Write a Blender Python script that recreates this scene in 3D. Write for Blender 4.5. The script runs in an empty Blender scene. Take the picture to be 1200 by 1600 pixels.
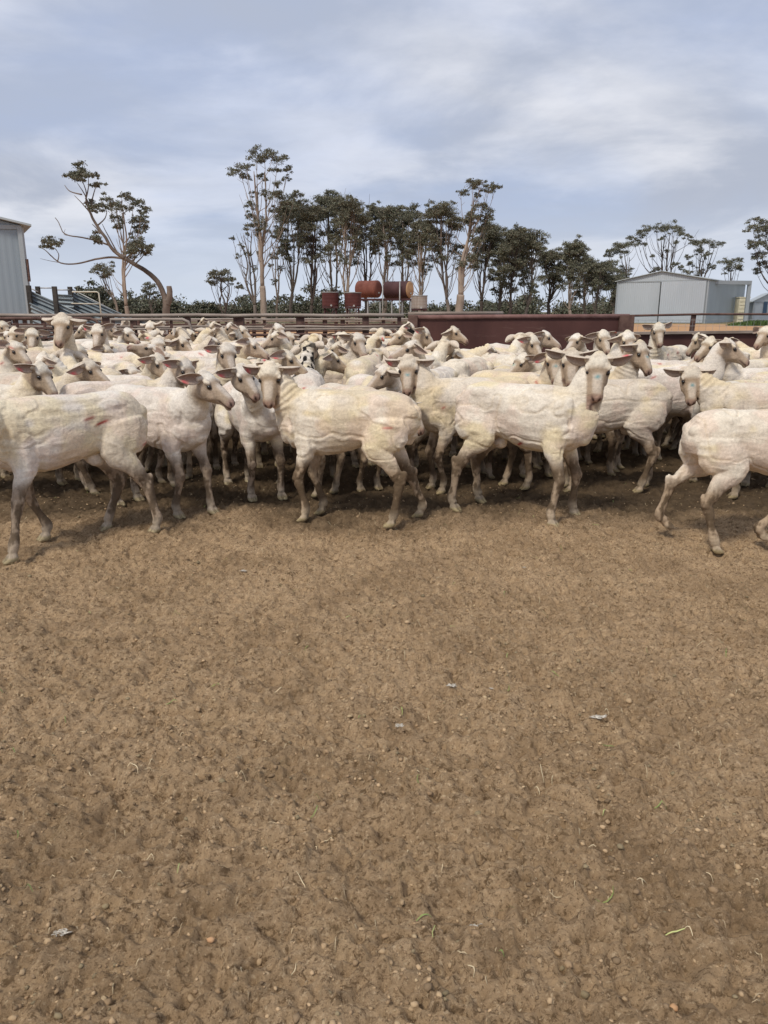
import bpy, math, random
import numpy as np
from mathutils import Vector, Matrix
sc = bpy.context.scene
C = sc.collection
R = math.radians
# ------------------------------------------------------------------ camera
F_PX, CAM_H, PITCH = 1180.0, 1.2, R(14.86)
cam_d = bpy.data.cameras.new('camera'); cam = bpy.data.objects.new('camera', cam_d); C.objects.link(cam)
cam.location = (0, 0, CAM_H); cam.rotation_euler = (R(90) - PITCH, 0, 0)
cam_d.sensor_fit = 'VERTICAL'; cam_d.sensor_height = 24; cam_d.lens = 24 * F_PX / 1600
cam_d.clip_start = 0.05; cam_d.clip_end = 5000
sc.camera = cam
sc.render.resolution_x, sc.render.resolution_y = 768, 1024
# ------------------------------------------------------------------ sky
SUN_EL, SUN_AZ = R(52), R(215)          # azimuth clockwise from +Y
w = bpy.data.worlds.new("World"); sc.world = w; w.use_nodes = True
nt = w.node_tree; nt.nodes.clear()
def N(t, **k):
    n = nt.nodes.new(t)
    for a, b in k.items(): setattr(n, a, b)
    return n
def L(a, b): nt.links.new(a, b)
out = N('ShaderNodeOutputWorld'); bg = N('ShaderNodeBackground'); bg.inputs[1].default_value = 0.1
L(bg.outputs[0], out.inputs[0])
sky = N('ShaderNodeTexSky'); sky.sky_type = 'NISHITA'; sky.sun_disc = False
sky.sun_elevation = SUN_EL; sky.sun_rotation = SUN_AZ
tc = N('ShaderNodeTexCoord'); sep = N('ShaderNodeSeparateXYZ'); L(tc.outputs['Generated'], sep.inputs[0])
def math_n(op, a, b=None, clamp=False):
    m = N('ShaderNodeMath', operation=op); m.use_clamp = clamp
    if isinstance(a, (int, float)): m.inputs[0].default_value = a
    else: L(a, m.inputs[0])
    if b is not None:
        if isinstance(b, (int, float)): m.inputs[1].default_value = b
        else: L(b, m.inputs[1])
    return m.outputs[0]
zz = math_n('ADD', math_n('MAXIMUM', sep.outputs[2], 0.0), 0.16)
cx = math_n('DIVIDE', sep.outputs[0], zz); cy = math_n('DIVIDE', sep.outputs[1], zz)
comb = N('ShaderNodeCombineXYZ'); L(cx, comb.inputs[0]); L(cy, comb.inputs[1])
def noise_w(scale, detail, rough, off, dist=0.3, sx=1.0):
    mp = N('ShaderNodeMapping'); L(comb.outputs[0], mp.inputs[0]); mp.inputs[1].default_value = off; mp.inputs[3].default_value = (sx, 1, 1)
    n = N('ShaderNodeTexNoise'); n.inputs['Scale'].default_value = scale; n.inputs['Detail'].default_value = detail
    n.inputs['Roughness'].default_value = rough; n.inputs['Distortion'].default_value = dist; L(mp.outputs[0], n.inputs[0])
    return n.outputs[0]
def mixc(fac, a, b):
    m = N('ShaderNodeMix', data_type='RGBA')
    if isinstance(fac, (int, float)): m.inputs[0].default_value = fac
    else: L(fac, m.inputs[0])
    for s, v in ((6, a), (7, b)):
        if isinstance(v, tuple): m.inputs[s].default_value = v + (1,)
        else: L(v, m.inputs[s])
    return m.outputs[2]
def ramp_w(x, a, b):
    m = N('ShaderNodeMapRange'); m.interpolation_type = 'SMOOTHSTEP'; L(x, m.inputs[0])
    m.inputs[1].default_value = a; m.inputs[2].default_value = b; return m.outputs[0]
n1 = ramp_w(noise_w(0.55, 5, .5, (3.1, 1.7, 0), .5), .38, .62)
n2 = ramp_w(noise_w(1.0, 8, .56, (5.9, 2.2, 0), .35), .40, .63)
n3 = ramp_w(noise_w(2.4, 7, .62, (1.3, 9.4, 0), .25, .7), .3, .72)
cloud = mixc(n2, (4.1, 4.5, 5.45), (7.1, 7.25, 7.8))
blue = mixc(0.3, (4.1, 5.2, 8.2), sky.outputs[0])
c1 = mixc(math_n('MULTIPLY', n1, .42), cloud, blue)
c2 = mixc(math_n('MULTIPLY', n3, .42), c1, (4.1, 4.5, 5.4))
hz = ramp_w(sep.outputs[2], 0.0, 0.14)
c3 = mixc(hz, (5.6, 6.2, 7.2), c2)
L(c3, bg.inputs[0])
# ------------------------------------------------------------------ sun (veiled by cloud)
sd = bpy.data.lights.new('sun', 'SUN'); sun = bpy.data.objects.new('sun', sd); C.objects.link(sun)
sd.energy = 2.3; sd.angle = R(12); sd.color = (1.0, .93, .82)
sv = Vector((math.sin(SUN_AZ) * math.cos(SUN_EL), math.cos(SUN_AZ) * math.cos(SUN_EL), math.sin(SUN_EL)))
sun.rotation_euler = sv.to_track_quat('Z', 'Y').to_euler()
sc.view_settings.view_transform = 'Standard'; sc.view_settings.look = 'None'
sc.view_settings.exposure = 0.18; sc.view_settings.gamma = 1
sc.render.engine = 'CYCLES'

# ------------------------------------------------------------------ helpers
def pt(px, py, Y):
    """world point at forward distance Y seen at photo pixel (used to lay the yard out)"""
    dx = px - 600; u = 800 - py
    dy = math.cos(PITCH) * F_PX + math.sin(PITCH) * u; dz = -math.sin(PITCH) * F_PX + math.cos(PITCH) * u
    t = Y / dy
    return Vector((dx * t, Y, CAM_H + dz * t))
def gp(px, py):
    dx = px - 600; u = 800 - py
    dy = math.cos(PITCH) * F_PX + math.sin(PITCH) * u; dz = -math.sin(PITCH) * F_PX + math.cos(PITCH) * u
    t = -CAM_H / dz
    return (dx * t, dy * t)
def gX(px, Y):
    """x of something standing at distance Y, about eye height"""
    return pt(px, 487, Y).x
def mk(name, V, quads=None, tris=None, mats=(), midx=None, smooth=True, parent=None, cols=None, loc=None, link=True):
    V = np.asarray(V, dtype=np.float32).reshape(-1, 3)
    q = np.asarray(quads if quads is not None else [], dtype=np.int32).reshape(-1, 4)
    t = np.asarray(tris if tris is not None else [], dtype=np.int32).reshape(-1, 3)
    me = bpy.data.meshes.new(name)
    me.vertices.add(len(V)); me.vertices.foreach_set('co', V.ravel())
    nl = q.size + t.size
    me.loops.add(nl); me.loops.foreach_set('vertex_index', np.concatenate([q.ravel(), t.ravel()]))
    npoly = len(q) + len(t); me.polygons.add(npoly)
    ls = np.concatenate([np.arange(len(q)) * 4, len(q) * 4 + np.arange(len(t)) * 3]).astype(np.int32)
    me.polygons.foreach_set('loop_start', ls)
    if midx is not None: me.polygons.foreach_set('material_index', np.asarray(midx, dtype=np.int32))
    me.polygons.foreach_set('use_smooth', np.full(npoly, smooth, dtype=bool))
    if cols is not None:
        a = me.color_attributes.new('Col', 'FLOAT_COLOR', 'POINT')
        c4 = np.ones((len(V), 4), dtype=np.float32); c4[:, :3] = cols; a.data.foreach_set('color', c4.ravel())
    me.update(calc_edges=True); me.validate()
    for m in mats: me.materials.append(m)
    if not link: return me
    o = bpy.data.objects.new(name, me); C.objects.link(o)
    if parent is not None: o.parent = parent
    if loc is not None: o.location = loc
    return o
def tag(o, label=None, cat=None, group=None, kind=None):
    for k, v in (('label', label), ('category', cat), ('group', group), ('kind', kind)):
        if v: o[k] = v
    return o
def empty(name, loc=(0, 0, 0), rz=0.0):
    o = bpy.data.objects.new(name, None); C.objects.link(o); o.location = loc; o.rotation_euler = (0, 0, rz); o.empty_display_size = .2
    return o
class MB:
    """collects boxes, bars, tubes for one mesh"""
    def __init__(s): s.V = []; s.Q = []; s.T = []
    def box(s, x0, x1, y0, y1, z0, z1):
        n = len(s.V)
        s.V += [(x0,y0,z0),(x1,y0,z0),(x1,y1,z0),(x0,y1,z0),(x0,y0,z1),(x1,y0,z1),(x1,y1,z1),(x0,y1,z1)]
        s.Q += [tuple(n+i for i in f) for f in ((0,3,2,1),(4,5,6,7),(0,1,5,4),(1,2,6,5),(2,3,7,6),(3,0,4,7))]
    def poly8(s, P):
        n = len(s.V); s.V += [tuple(p) for p in P]
        s.Q += [tuple(n+i for i in f) for f in ((0,3,2,1),(4,5,6,7),(0,1,5,4),(1,2,6,5),(2,3,7,6),(3,0,4,7))]
    def tube(s, pts, rad, n=8, cap=True):
        pts = [Vector(p) for p in pts]; m = len(pts)
        if isinstance(rad, (int, float)): rad = [rad] * m
        base = len(s.V); ref = None
        for i, p in enumerate(pts):
            t = (pts[min(i+1, m-1)] - pts[max(i-1, 0)]).normalized()
            if ref is None: ref = Vector((0, 0, 1)) if abs(t.z) < .9 else Vector((1, 0, 0))
            a = (ref - t * ref.dot(t)); a = a.normalized() if a.length > 1e-6 else t.orthogonal().normalized()
            ref = a; b = t.cross(a)
            for k in range(n):
                an = 2 * math.pi * k / n
                s.V.append(tuple(p + a * (rad[i] * math.cos(an)) + b * (rad[i] * math.sin(an))))
        for i in range(m - 1):
            for k in range(n):
                k2 = (k + 1) % n
                s.Q.append((base+i*n+k, base+i*n+k2, base+(i+1)*n+k2, base+(i+1)*n+k))
        if cap:
            for i, sg in ((0, 1), (m-1, -1)):
                c = len(s.V); s.V.append(tuple(pts[i]))
                for k in range(n):
                    k2 = (k + 1) % n; a_, b_ = base+i*n+k, base+i*n+k2
                    s.T.append((c, b_, a_) if sg == 1 else (c, a_, b_))
    def build(s, name, mat, parent=None, smooth=False, loc=None):
        return mk(name, s.V, s.Q, s.T, (mat,), smooth=smooth, parent=parent, loc=loc)
def _h(ix, iy, iz, seed):
    h = (ix.astype(np.uint64) * np.uint64(374761393) + iy.astype(np.uint64) * np.uint64(668265263) + iz.astype(np.uint64) * np.uint64(2147483647) + np.uint64(seed * 97531 + 12345)) & np.uint64(0xffffffff)
    h = ((h ^ (h >> np.uint64(13))) * np.uint64(1274126177)) & np.uint64(0xffffffff)
    h = ((h ^ (h >> np.uint64(15))) * np.uint64(2246822519)) & np.uint64(0xffffffff)
    return ((h ^ (h >> np.uint64(16))) & np.uint64(0xffffff)).astype(np.float64) / float(0xffffff) * 2 - 1
def vnoise(P, scale, seed=0):
    """value noise in [-1,1]; P (n,3), scale = feature size in metres"""
    Q = np.asarray(P, dtype=np.float64) / scale + 1000.0; I = np.floor(Q).astype(np.int64); f = Q - I; f = f * f * (3 - 2 * f)
    r = 0
    for dx in (0, 1):
        wx = f[:, 0] if dx else 1 - f[:, 0]
        for dy in (0, 1):
            wy = f[:, 1] if dy else 1 - f[:, 1]
            for dz in (0, 1):
                wz = f[:, 2] if dz else 1 - f[:, 2]
                r = r + wx * wy * wz * _h(I[:, 0] + dx, I[:, 1] + dy, I[:, 2] + dz, seed)
    return r
def fbm(P, scale, octv=4, seed=0, rough=.5):
    a, s, r, tot = 1.0, scale, 0, 0
    for i in range(octv):
        r = r + a * vnoise(P, s, seed + i * 7); tot += a; a *= rough; s *= .5
    return r / tot
def sstep(x, a, b):
    t = np.clip((x - a) / (b - a), 0, 1); return t * t * (3 - 2 * t)
# ------------------------------------------------------------------ materials
class M_:
    def __init__(s, name, rough=.8, spec=.3, metal=0.0):
        s.m = bpy.data.materials.new(name); s.m.use_nodes = True; s.t = s.m.node_tree; s.b = s.t.nodes['Principled BSDF']
        s.b.inputs['Roughness'].default_value = rough; s.b.inputs['Specular IOR Level'].default_value = spec; s.b.inputs['Metallic'].default_value = metal
    def n(s, t, **k):
        x = s.t.nodes.new(t)
        for a, b in k.items(): setattr(x, a, b)
        return x
    def l(s, a, b): s.t.links.new(a, b)
    def obj(s, sc_=(1, 1, 1), rnd=0.0, rot=(0, 0, 0)):
        c = s.n('ShaderNodeTexCoord'); mp = s.n('ShaderNodeMapping'); s.l(c.outputs['Object'], mp.inputs[0]); mp.inputs[3].default_value = sc_; mp.inputs[2].default_value = rot
        if rnd:
            oi = s.n('ShaderNodeObjectInfo'); mm = s.n('ShaderNodeMath', operation='MULTIPLY'); s.l(oi.outputs['Random'], mm.inputs[0]); mm.inputs[1].default_value = rnd
            s.l(mm.outputs[0], mp.inputs[1])
        return mp.outputs[0]
    def noise(s, v, scale, detail=4, rough=.55, dist=0):
        n = s.n('ShaderNodeTexNoise'); s.l(v, n.inputs[0]); n.inputs['Scale'].default_value = scale; n.inputs['Detail'].default_value = detail
        n.inputs['Roughness'].default_value = rough; n.inputs['Distortion'].default_value = dist; return n.outputs[0]
    def rng(s, x, a, b, c=0, d=1):
        m = s.n('ShaderNodeMapRange'); s.l(x, m.inputs[0])
        for i, v in enumerate((a, b, c, d)): m.inputs[i+1].default_value = v
        return m.outputs[0]
    def mix(s, f, a, b, mode='MIX'):
        m = s.n('ShaderNodeMix', data_type='RGBA', blend_type=mode)
        if isinstance(f, (int, float)): m.inputs[0].default_value = f
        else: s.l(f, m.inputs[0])
        for i, v in ((6, a), (7, b)):
            if isinstance(v, tuple): m.inputs[i].default_value = v + (1,)
            else: s.l(v, m.inputs[i])
        return m.outputs[2]
    def bump(s, h, strength=.5, dist=.01, prev=None):
        b = s.n('ShaderNodeBump'); s.l(h, b.inputs['Height']); b.inputs['Strength'].default_value = strength; b.inputs['Distance'].default_value = dist
        if prev is not None: s.l(prev, b.inputs['Normal'])
        return b.outputs[0]
    def col(s, c):
        if isinstance(c, tuple): s.b.inputs['Base Color'].default_value = c + (1,)
        else: s.l(c, s.b.inputs['Base Color'])
        return s
    def nrm(s, x): s.l(x, s.b.inputs['Normal']); return s
def simple(name, a, b, scale=3, rough=.8, spec=.3, metal=0, bs=.2, bd=.01, stretch=(1, 1, 1), lo=.35, hi=.65):
    m = M_(name, rough, spec, metal); v = m.obj(stretch, 31.0); n = m.noise(v, scale, 6, .6)
    m.col(m.mix(m.rng(n, lo, hi), a, b)); m.nrm(m.bump(m.noise(v, scale * 6, 4), bs, bd)); return m.m
# ------------------------------------------------------------------ sheep
def sheep_materials():
    m = M_('shorn_fleece', .85, .15)
    v = m.obj((1, 1, 1), 17.0)
    at = m.n('ShaderNodeAttribute', attribute_name='Col')
    fine = m.rng(m.noise(v, 75, 6, .75), .3, .7, .74, 1.14)
    patch = m.rng(m.noise(v, 9, 5, .6, .6), .35, .7, .90, 1.05)
    mm = m.n('ShaderNodeMath', operation='MULTIPLY'); m.l(fine, mm.inputs[0]); m.l(patch, mm.inputs[1])
    cc = m.n('ShaderNodeCombineColor')
    for i in range(3): m.l(mm.outputs[0], cc.inputs[i])
    c = m.mix(1.0, at.outputs[0], cc.outputs[0], 'MULTIPLY')
    m.col(c)
    mp = m.obj((4, 4, 8), 9.0, (0, R(25), 0))
    ridge = m.noise(mp, 2.6, 3, .5, 1.6)
    b1 = m.bump(ridge, .35, .014)
    wv = m.n('ShaderNodeTexWave', wave_type='BANDS', bands_direction='X'); m.l(m.obj((1, 1, .5), 5.0, (0, 0, R(8))), wv.inputs[0])
    for k_, x_ in (('Scale', 14), ('Distortion', 9), ('Detail', 3), ('Detail Scale', 1.2)): wv.inputs[k_].default_value = x_
    b1 = m.bump(wv.outputs[1], .09, .005, b1)
    b2 = m.bump(m.noise(m.obj((1, 1, 1), 3.0), 70, 5, .7), .45, .004, b1)
    m.nrm(b2)
    e = M_('eye_gloss', .15, .6); e.col((.012, .008, .006))
    return m.m, e.m
FLEECE, EYE = sheep_materials()

def catmull(P, sub):
    P = np.asarray(P, dtype=float); n = len(P)
    out = []
    for i in range(n - 1):
        p0 = P[max(i-1, 0)]; p1 = P[i]; p2 = P[i+1]; p3 = P[min(i+2, n-1)]
        for k in range(sub):
            t = k / sub
            out.append(.5 * ((2*p1) + (-p0+p2)*t + (2*p0-5*p1+4*p2-p3)*t*t + (-p0+3*p1-3*p2+p3)*t**3))
    out.append(P[-1]); return np.array(out)
def nrmz(v): return v / (np.linalg.norm(v, axis=-1, keepdims=True) + 1e-12)
class Soup:
    def __init__(s): s.V = []; s.F = []; s.n = 0
    def add(s, V, F):
        s.V.append(np.asarray(V)); s.F += [tuple(i + s.n for i in f) for f in F]; s.n += len(V)
    def loft(s, P, A, B, lat, n=14, sub=4, ex=2.0):
        """P centres, A half-size up/down in plane, B half-size sideways, lat lateral axis (3,) or per point"""
        m = len(P); lat = np.broadcast_to(np.asarray(lat, float), (m, 3))
        D = catmull(np.hstack([np.asarray(P, float), np.asarray(A, float).reshape(-1, 1), np.asarray(B, float).reshape(-1, 1), lat]), sub)
        P, A, B, lat = D[:, :3], np.maximum(D[:, 3], .002), np.maximum(D[:, 4], .002), D[:, 5:]
        T = nrmz(np.gradient(P, axis=0)); Lt = nrmz(lat - T * np.sum(lat * T, 1, keepdims=True)); Nn = np.cross(T, Lt)
        an = np.linspace(0, 2*np.pi, n, endpoint=False); ca, sa = np.cos(an), np.sin(an)
        ca = np.sign(ca) * np.abs(ca) ** (2/ex); sa = np.sign(sa) * np.abs(sa) ** (2/ex)
        V = P[:, None, :] + Nn[:, None, :] * (A[:, None] * ca)[..., None] + Lt[:, None, :] * (B[:, None] * sa)[..., None]
        k = len(P); V = V.reshape(-1, 3); F = []
        for i in range(k - 1):
            for j in range(n):
                j2 = (j + 1) % n; F.append((i*n+j, i*n+j2, (i+1)*n+j2, (i+1)*n+j))
        V = np.vstack([V, P[0] - T[0] * A[0] * .5, P[-1] + T[-1] * A[-1] * .5])
        for j in range(n):
            j2 = (j + 1) % n; F.append((k*n, j2, j)); F.append((k*n+1, (k-1)*n+j, (k-1)*n+j2))
        s.add(V, F)
    def ell(s, c, ax, r, n=12, m=8):
        ax = np.asarray(ax, float); V = []; F = []
        for i in range(1, m):
            th = math.pi * i / m
            for j in range(n):
                ph = 2*math.pi*j/n
                q = np.array([math.sin(th)*math.cos(ph)*r[0], math.sin(th)*math.sin(ph)*r[1], math.cos(th)*r[2]])
                V.append(np.asarray(c) + q @ ax)
        V.append(np.asarray(c) + np.array([0, 0, r[2]]) @ ax); V.append(np.asarray(c) - np.array([0, 0, r[2]]) @ ax)
        for i in range(m - 2):
            for j in range(n):
                j2 = (j+1) % n; F.append((i*n+j, (i+1)*n+j, (i+1)*n+j2, i*n+j2))
        t = (m-1)*n
        for j in range(n):
            j2 = (j+1) % n; F.append((t, j, j2)); F.append((t+1, (m-2)*n+j2, (m-2)*n+j))
        s.add(V, F)
I3 = np.eye(3)
def ik(A, B, l1, l2, bend):
    """joint between A and B in the xz plane; bend=+1 joint forward, -1 backward"""
    d = B - A; L_ = np.linalg.norm(d); L_ = min(L_, (l1 + l2) * .999); u = d / np.linalg.norm(d)
    a = (l1*l1 - l2*l2 + L_*L_) / (2*L_); h = math.sqrt(max(l1*l1 - a*a, 0))
    f = np.array([1.0, 0, 0]); f = f - u * f.dot(u); f = f / np.linalg.norm(f)
    return A + u * a + f * h * bend
NECK_L = .275
def neck_solve(p):
    """head frame and neck end from pose; angles relative to the body heading, degrees"""
    ny, el, hy, hp, tilt = (math.radians(p[k]) for k in ('ny', 'el', 'hy', 'hp', 'tilt'))
    base = np.array([.27, 0, .615])
    nd = np.array([math.cos(el)*math.cos(ny), math.cos(el)*math.sin(ny), math.sin(el)])
    poll = base + nd * NECK_L + np.array([.02 * math.cos(ny), .02 * math.sin(ny), .01])
    f = np.array([math.cos(hp)*math.cos(hy), math.cos(hp)*math.sin(hy), -math.sin(hp)])
    l = np.array([-math.sin(hy), math.cos(hy), 0]); u = np.cross(f, l)
    ct, st = math.cos(tilt), math.sin(tilt); l, u = l*ct + u*st, u*ct - l*st
    return base, nd, poll, f, l, u
def head_centre(p):
    b, nd, poll, f, l, u = neck_solve(p); return poll + f * .11
POSE0 = dict(ny=0, el=50, hy=0, hp=45, tilt=0, legs=None, S=1.03, vox=.008, seed=1, yellow=.4, folds=.5, ears=(0, 0), earm=(0, 0),
             mark=None, nicks=3, special=None, fat=1.0, dirt=1.0, earback=.3, hs=.89, earface=.25)
def sheep_mesh(p):
    P = dict(POSE0); P.update(p); p = P; rs = np.random.RandomState(p['seed'])
    S = Soup(); Y = np.array([0, 1.0, 0]); fat = p['fat']
    tor = np.array([  # x, zc, half height, half width
        (-.392,.618,.045,.040), (-.368,.610,.095,.076), (-.310,.604,.130,.104), (-.235,.600,.147,.118), (-.150,.594,.149,.120),
        (-.060,.582,.160,.132), (.030,.570,.176,.142), (.120,.561,.186,.140), (.200,.562,.184,.124), (.270,.570,.170,.105),
        (.330,.580,.142,.086), (.375,.586,.105,.064), (.403,.590,.055,.036)])
    tor[:, 2] += rs.uniform(-.004, .006); 
    S.loft(np.c_[tor[:, 0], 0*tor[:, 0], tor[:, 1]], tor[:, 2], tor[:, 3] * fat, Y, n=22, sub=3, ex=2.25)
    for sy in (-1, 1):   # pin bones, hips, shoulder blades, spine
        S.ell((-.215, sy*.072, .682), I3, (.085, .040, .040)); S.ell((-.34, sy*.045, .630), I3, (.06, .04, .045))
        a = math.radians(22); ax = np.array([[math.cos(a), 0, -math.sin(a)], [0, 1, 0], [math.sin(a), 0, math.cos(a)]])
        S.ell((.235, sy*.088, .575), ax, (.070, .045, .135)); S.ell((.285, sy*.065, .51), I3, (.06, .045, .075))
    S.ell((.335, 0, .50), I3, (.065, .055, .075))                       # brisket
    S.ell((-.392, 0, .625), I3, (.018, .020, .038))                  # docked tail
    if p.get('tuft', 1): S.ell((-.13, 0, .405), I3, (.045, .03, .035))
    base, nd, poll, f, l, u = neck_solve(p)
    # neck
    ny = math.radians(p['ny']); fw = np.array([math.cos(ny*.35), math.sin(ny*.35), .15])
    lat0 = np.array([0, 1.0, 0]); lat1 = np.array([-math.sin(ny*.6), math.cos(ny*.6), 0])
    mid1 = base + nd * .07 + fw * .03; mid2 = base + nd * (NECK_L * .62) + fw * .018
    end = poll - u * .028 + f * .012; into = poll + f * .055 - u * .02
    S.loft([(.12, 0, .585), base - [.03, 0, .01], mid1, mid2, end, into], [.140, .140, .106, .076, .064, .050], [.085, .090, .076, .060, .053, .042],
           [lat0, lat0, lat1, lat1, .5*lat1 + .5*l, l], n=18, sub=4)
    # head
    HS = p['hs']; hd = np.array([  # f, u top, u bottom, half width
        (-.03,.025,-.045,.035), (.000,.046,-.072,.054), (.035,.058,-.092,.066), (.075,.054,-.094,.071), (.110,.047,-.081,.060),
        (.150,.041,-.064,.048), (.190,.033,-.052,.040), (.220,.023,-.048,.040), (.243,.008,-.041,.035), (.255,-.010,-.031,.020)]) * HS
    hp_ = np.array([poll + f*r[0] + u*(r[1]+r[2])/2 for r in hd])
    S.loft(hp_, (hd[:, 1]-hd[:, 2])/2, hd[:, 3], l, n=16, sub=3, ex=2.2)
    hax = np.array([f, l, u]); fs, ls, us = f*HS, l*HS, u*HS
    def he(a, b_, c_, r): S.ell(poll + fs*a + ls*b_ + us*c_, hax, tuple(x*HS for x in r))
    for sy in (-1, 1):
        he(.060, sy*.054, .034, (.030, .022, .013))     # brow
        he(.105, sy*.047, -.030, (.05, .016, .028))      # cheek
        he(.008, sy*.058, .022, (.024, .026, .026))      # ear root
    he(.02, 0, .046, (.06, .050, .020)); he(.235, 0, -.043, (.020, .024, .012))
    # legs: (foot dx, lift, foot dy) for FL FR HL HR
    legs = p['legs'] or [(rs.uniform(-.06, .07), 0, 0), (rs.uniform(-.06, .07), 0, 0), (rs.uniform(-.08, .08), 0, 0), (rs.uniform(-.08, .08), 0, 0)]
    segs = []
    for i, (dx, lift, dy) in enumerate(legs):
        sy = 1 if i % 2 == 0 else -1
        if i < 2:
            top = np.array([.245, sy*.080, .55]); el = np.array([.215 + dx*.18, sy*.092, .425])
            foot = np.array([.245 + dx, sy*.075 + dy, .0 + lift]); fet = foot + np.array([-.022 - lift*.35, 0, .080 - lift*.15])
            q = ik(el, fet, .180, .180, 1); q[1] = (el[1] + fet[1]) / 2
            up = el + (q - el) * .5
            S.loft([top, el, up, q + (el-q)*.12, q, q + (fet-q)*.18, q + (fet-q)*.6, fet, fet*.45 + foot*.55 + [.0, 0, .012]],
                   [.090, .060, .037, .031, .033, .026, .0195, .026, .023], [.048, .047, .032, .029, .031, .025, .0190, .025, .023], Y, n=12, sub=3)
        else:
            top = np.array([-.235 + dx*.08, sy*.075, .59]); st = np.array([-.165 + dx*.30, sy*.100, .445])
            foot = np.array([-.285 + dx, sy*.078 + dy, lift]); fet = foot + np.array([-.028 - lift*.5, 0, .082])
            q = ik(st, fet, .238, .190, -1); q[1] = sy*.082 + dy*.5
            th = (top + st)/2 + np.array([-.035, 0, .0])
            gas = st + (q - st)*.5 + np.array([-.012, 0, .012])
            S.loft([top, th, st + [-.028, 0, .0], gas, q + (st-q)*.12, q, q + (fet-q)*.2, q + (fet-q)*.6, fet, fet*.45 + foot*.55 + [0, 0, .012]],
                   [.125, .135, .090, .050, .036, .034, .029, .0215, .027, .024], [.058, .062, .050, .034, .026, .026, .024, .0195, .025, .023], Y, n=12, sub=3)
            S.ell(q + np.array([-.022, 0, .022]), I3, (.020, .015, .032))
        for cl in (-1, 1):     # cloven hoof
            hd_ = np.array([foot + [-.022, cl*.013, .036], foot + [-.006, cl*.0145, .024], foot + [.014, cl*.0155, .013], foot + [.034, cl*.012, .007]])
            S.loft(hd_, [.021, .023, .014, .006], [.0145, .0165, .015, .008], Y, n=10, sub=2)
        segs.append((foot, fet, q))
    V = np.vstack(S.V); me = bpy.data.meshes.new('tmp'); me.from_pydata(V.tolist(), [], S.F)
    o = bpy.data.objects.new('tmp', me); C.objects.link(o)
    r = o.modifiers.new('r', 'REMESH'); r.mode = 'VOXEL'; r.voxel_size = p['vox']; r.adaptivity = 0
    s = o.modifiers.new('s', 'SMOOTH'); s.factor = .5; s.iterations = 4 if p['vox'] < .0075 else 3
    dg = bpy.context.evaluated_depsgraph_get(); ev = o.evaluated_get(dg); m2 = ev.to_mesh()
    nv = len(m2.vertices); co = np.empty(nv*3, np.float32); m2.vertices.foreach_get('co', co); co = co.reshape(-1, 3).astype(float)
    nn = np.empty(nv*3, np.float32); m2.vertex_normals.foreach_get('vector', nn); nn = nn.reshape(-1, 3).astype(float)
    npz = len(m2.polygons); nl = len(m2.loops); li = np.empty(nl, np.int32); m2.loops.foreach_get('vertex_index', li)
    lt = np.empty(npz, np.int32); m2.polygons.foreach_get('loop_total', lt)
    assert nl == npz*4
    quads = li.reshape(-1, 4); ev.to_mesh_clear(); bpy.data.objects.remove(o); bpy.data.meshes.remove(me)
    # masks
    q = (co - poll) @ hax.T / HS          # head coords f,l,u
    hf, hl, hu = q[:, 0], q[:, 1], q[:, 2]; f, l, u = fs, ls, us
    tp = 1 - .38*np.clip(hf/.25, 0, 1); mh = sstep(hf, -.035, .03) * sstep(np.sqrt((hl/(.084*tp))**2 + ((hu + .018)/(.098*tp))**2), 1.10, .94) * (hf < .3)
    nvec = poll - base; nl_ = np.linalg.norm(nvec); nu = nvec/nl_; ss = (co - base) @ nu; rad = np.linalg.norm(co - base - ss[:, None]*nu, axis=1)
    mn = sstep(ss, .0, .06) * (rad < .14) * (1 - mh) * (co[:, 2] > .42)
    mleg = sstep(co[:, 2], .40, .30) * (1 - mh)
    body = (1 - mh) * (1 - mleg) * (1 - mn)
    sd = p['seed'] * 13 + 5
    # sculpt: skin folds on the neck, flank dips, lumpy surface
    fold = np.sin(ss * 2*math.pi / .034 + 2.2*vnoise(co, .09, sd)) * sstep(vnoise(co, .13, sd+1) + p['folds'], .2, .9)
    fold = fold * (.55 + .45*vnoise(co, .05, sd+30)); d = .0055 * fold * mn * sstep(ss, .02, .09)
    d = d + .0035 * p['folds'] * body * np.sin(co[:, 0] * 2*math.pi/.045 + 3*vnoise(co, .16, sd+9)) * sstep(co[:, 0], .05, .2) * sstep(co[:, 2], .6, .45)
    d = d + body * (.008 * vnoise(co, .16, sd+2) + .0028 * (1 - 2*np.abs(vnoise(co * [1, 1, 2.2], .085, sd+3))))
    d = d + (mleg + mn) * .0035 * vnoise(co, .035, sd+4) + mh * .0022 * vnoise(co, .03, sd+5)
    d = d - body * .010 * np.exp(-((co[:, 0]+.13)/.05)**2 - ((co[:, 2]-.55)/.07)**2)          # hollow of the flank
    cn = vnoise(co * [1, 1, 1.9], .21, sd+40) + .3*vnoise(co, .06, sd+41); crease = np.exp(-(cn/.055)**2) * (body + .6*mn) * sstep(vnoise(co, .3, sd+42), -.5, .1)
    d = d - .0040 * crease + .0022 * np.exp(-((cn-.13)/.06)**2) * body
    hock = sum(np.exp(-np.sum((co - s_[2])**2, 1)/.05**2) for s_ in segs)
    d = d + .006 * hock * vnoise(co, .018, sd+6)                                       # rough tags of wool at hocks and knees
    d = d - .010*mh*np.exp(-((np.abs(hl) - .05)/.012)**2 - ((hf - .088)/.016)**2 - ((hu - .010)/.012)**2)  # eye socket
    d = d - mh * .005 * np.exp(-((np.abs(hl)-.0185)/.008)**2 - ((hu+.004)/.012)**2) * sstep(hf, .216, .230) - mh * .004 * np.exp(-((hu + .034 - .1*(.24-hf))/.006)**2) * sstep(hf, .16, .185)
    co2 = co + nn * d[:, None]
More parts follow.
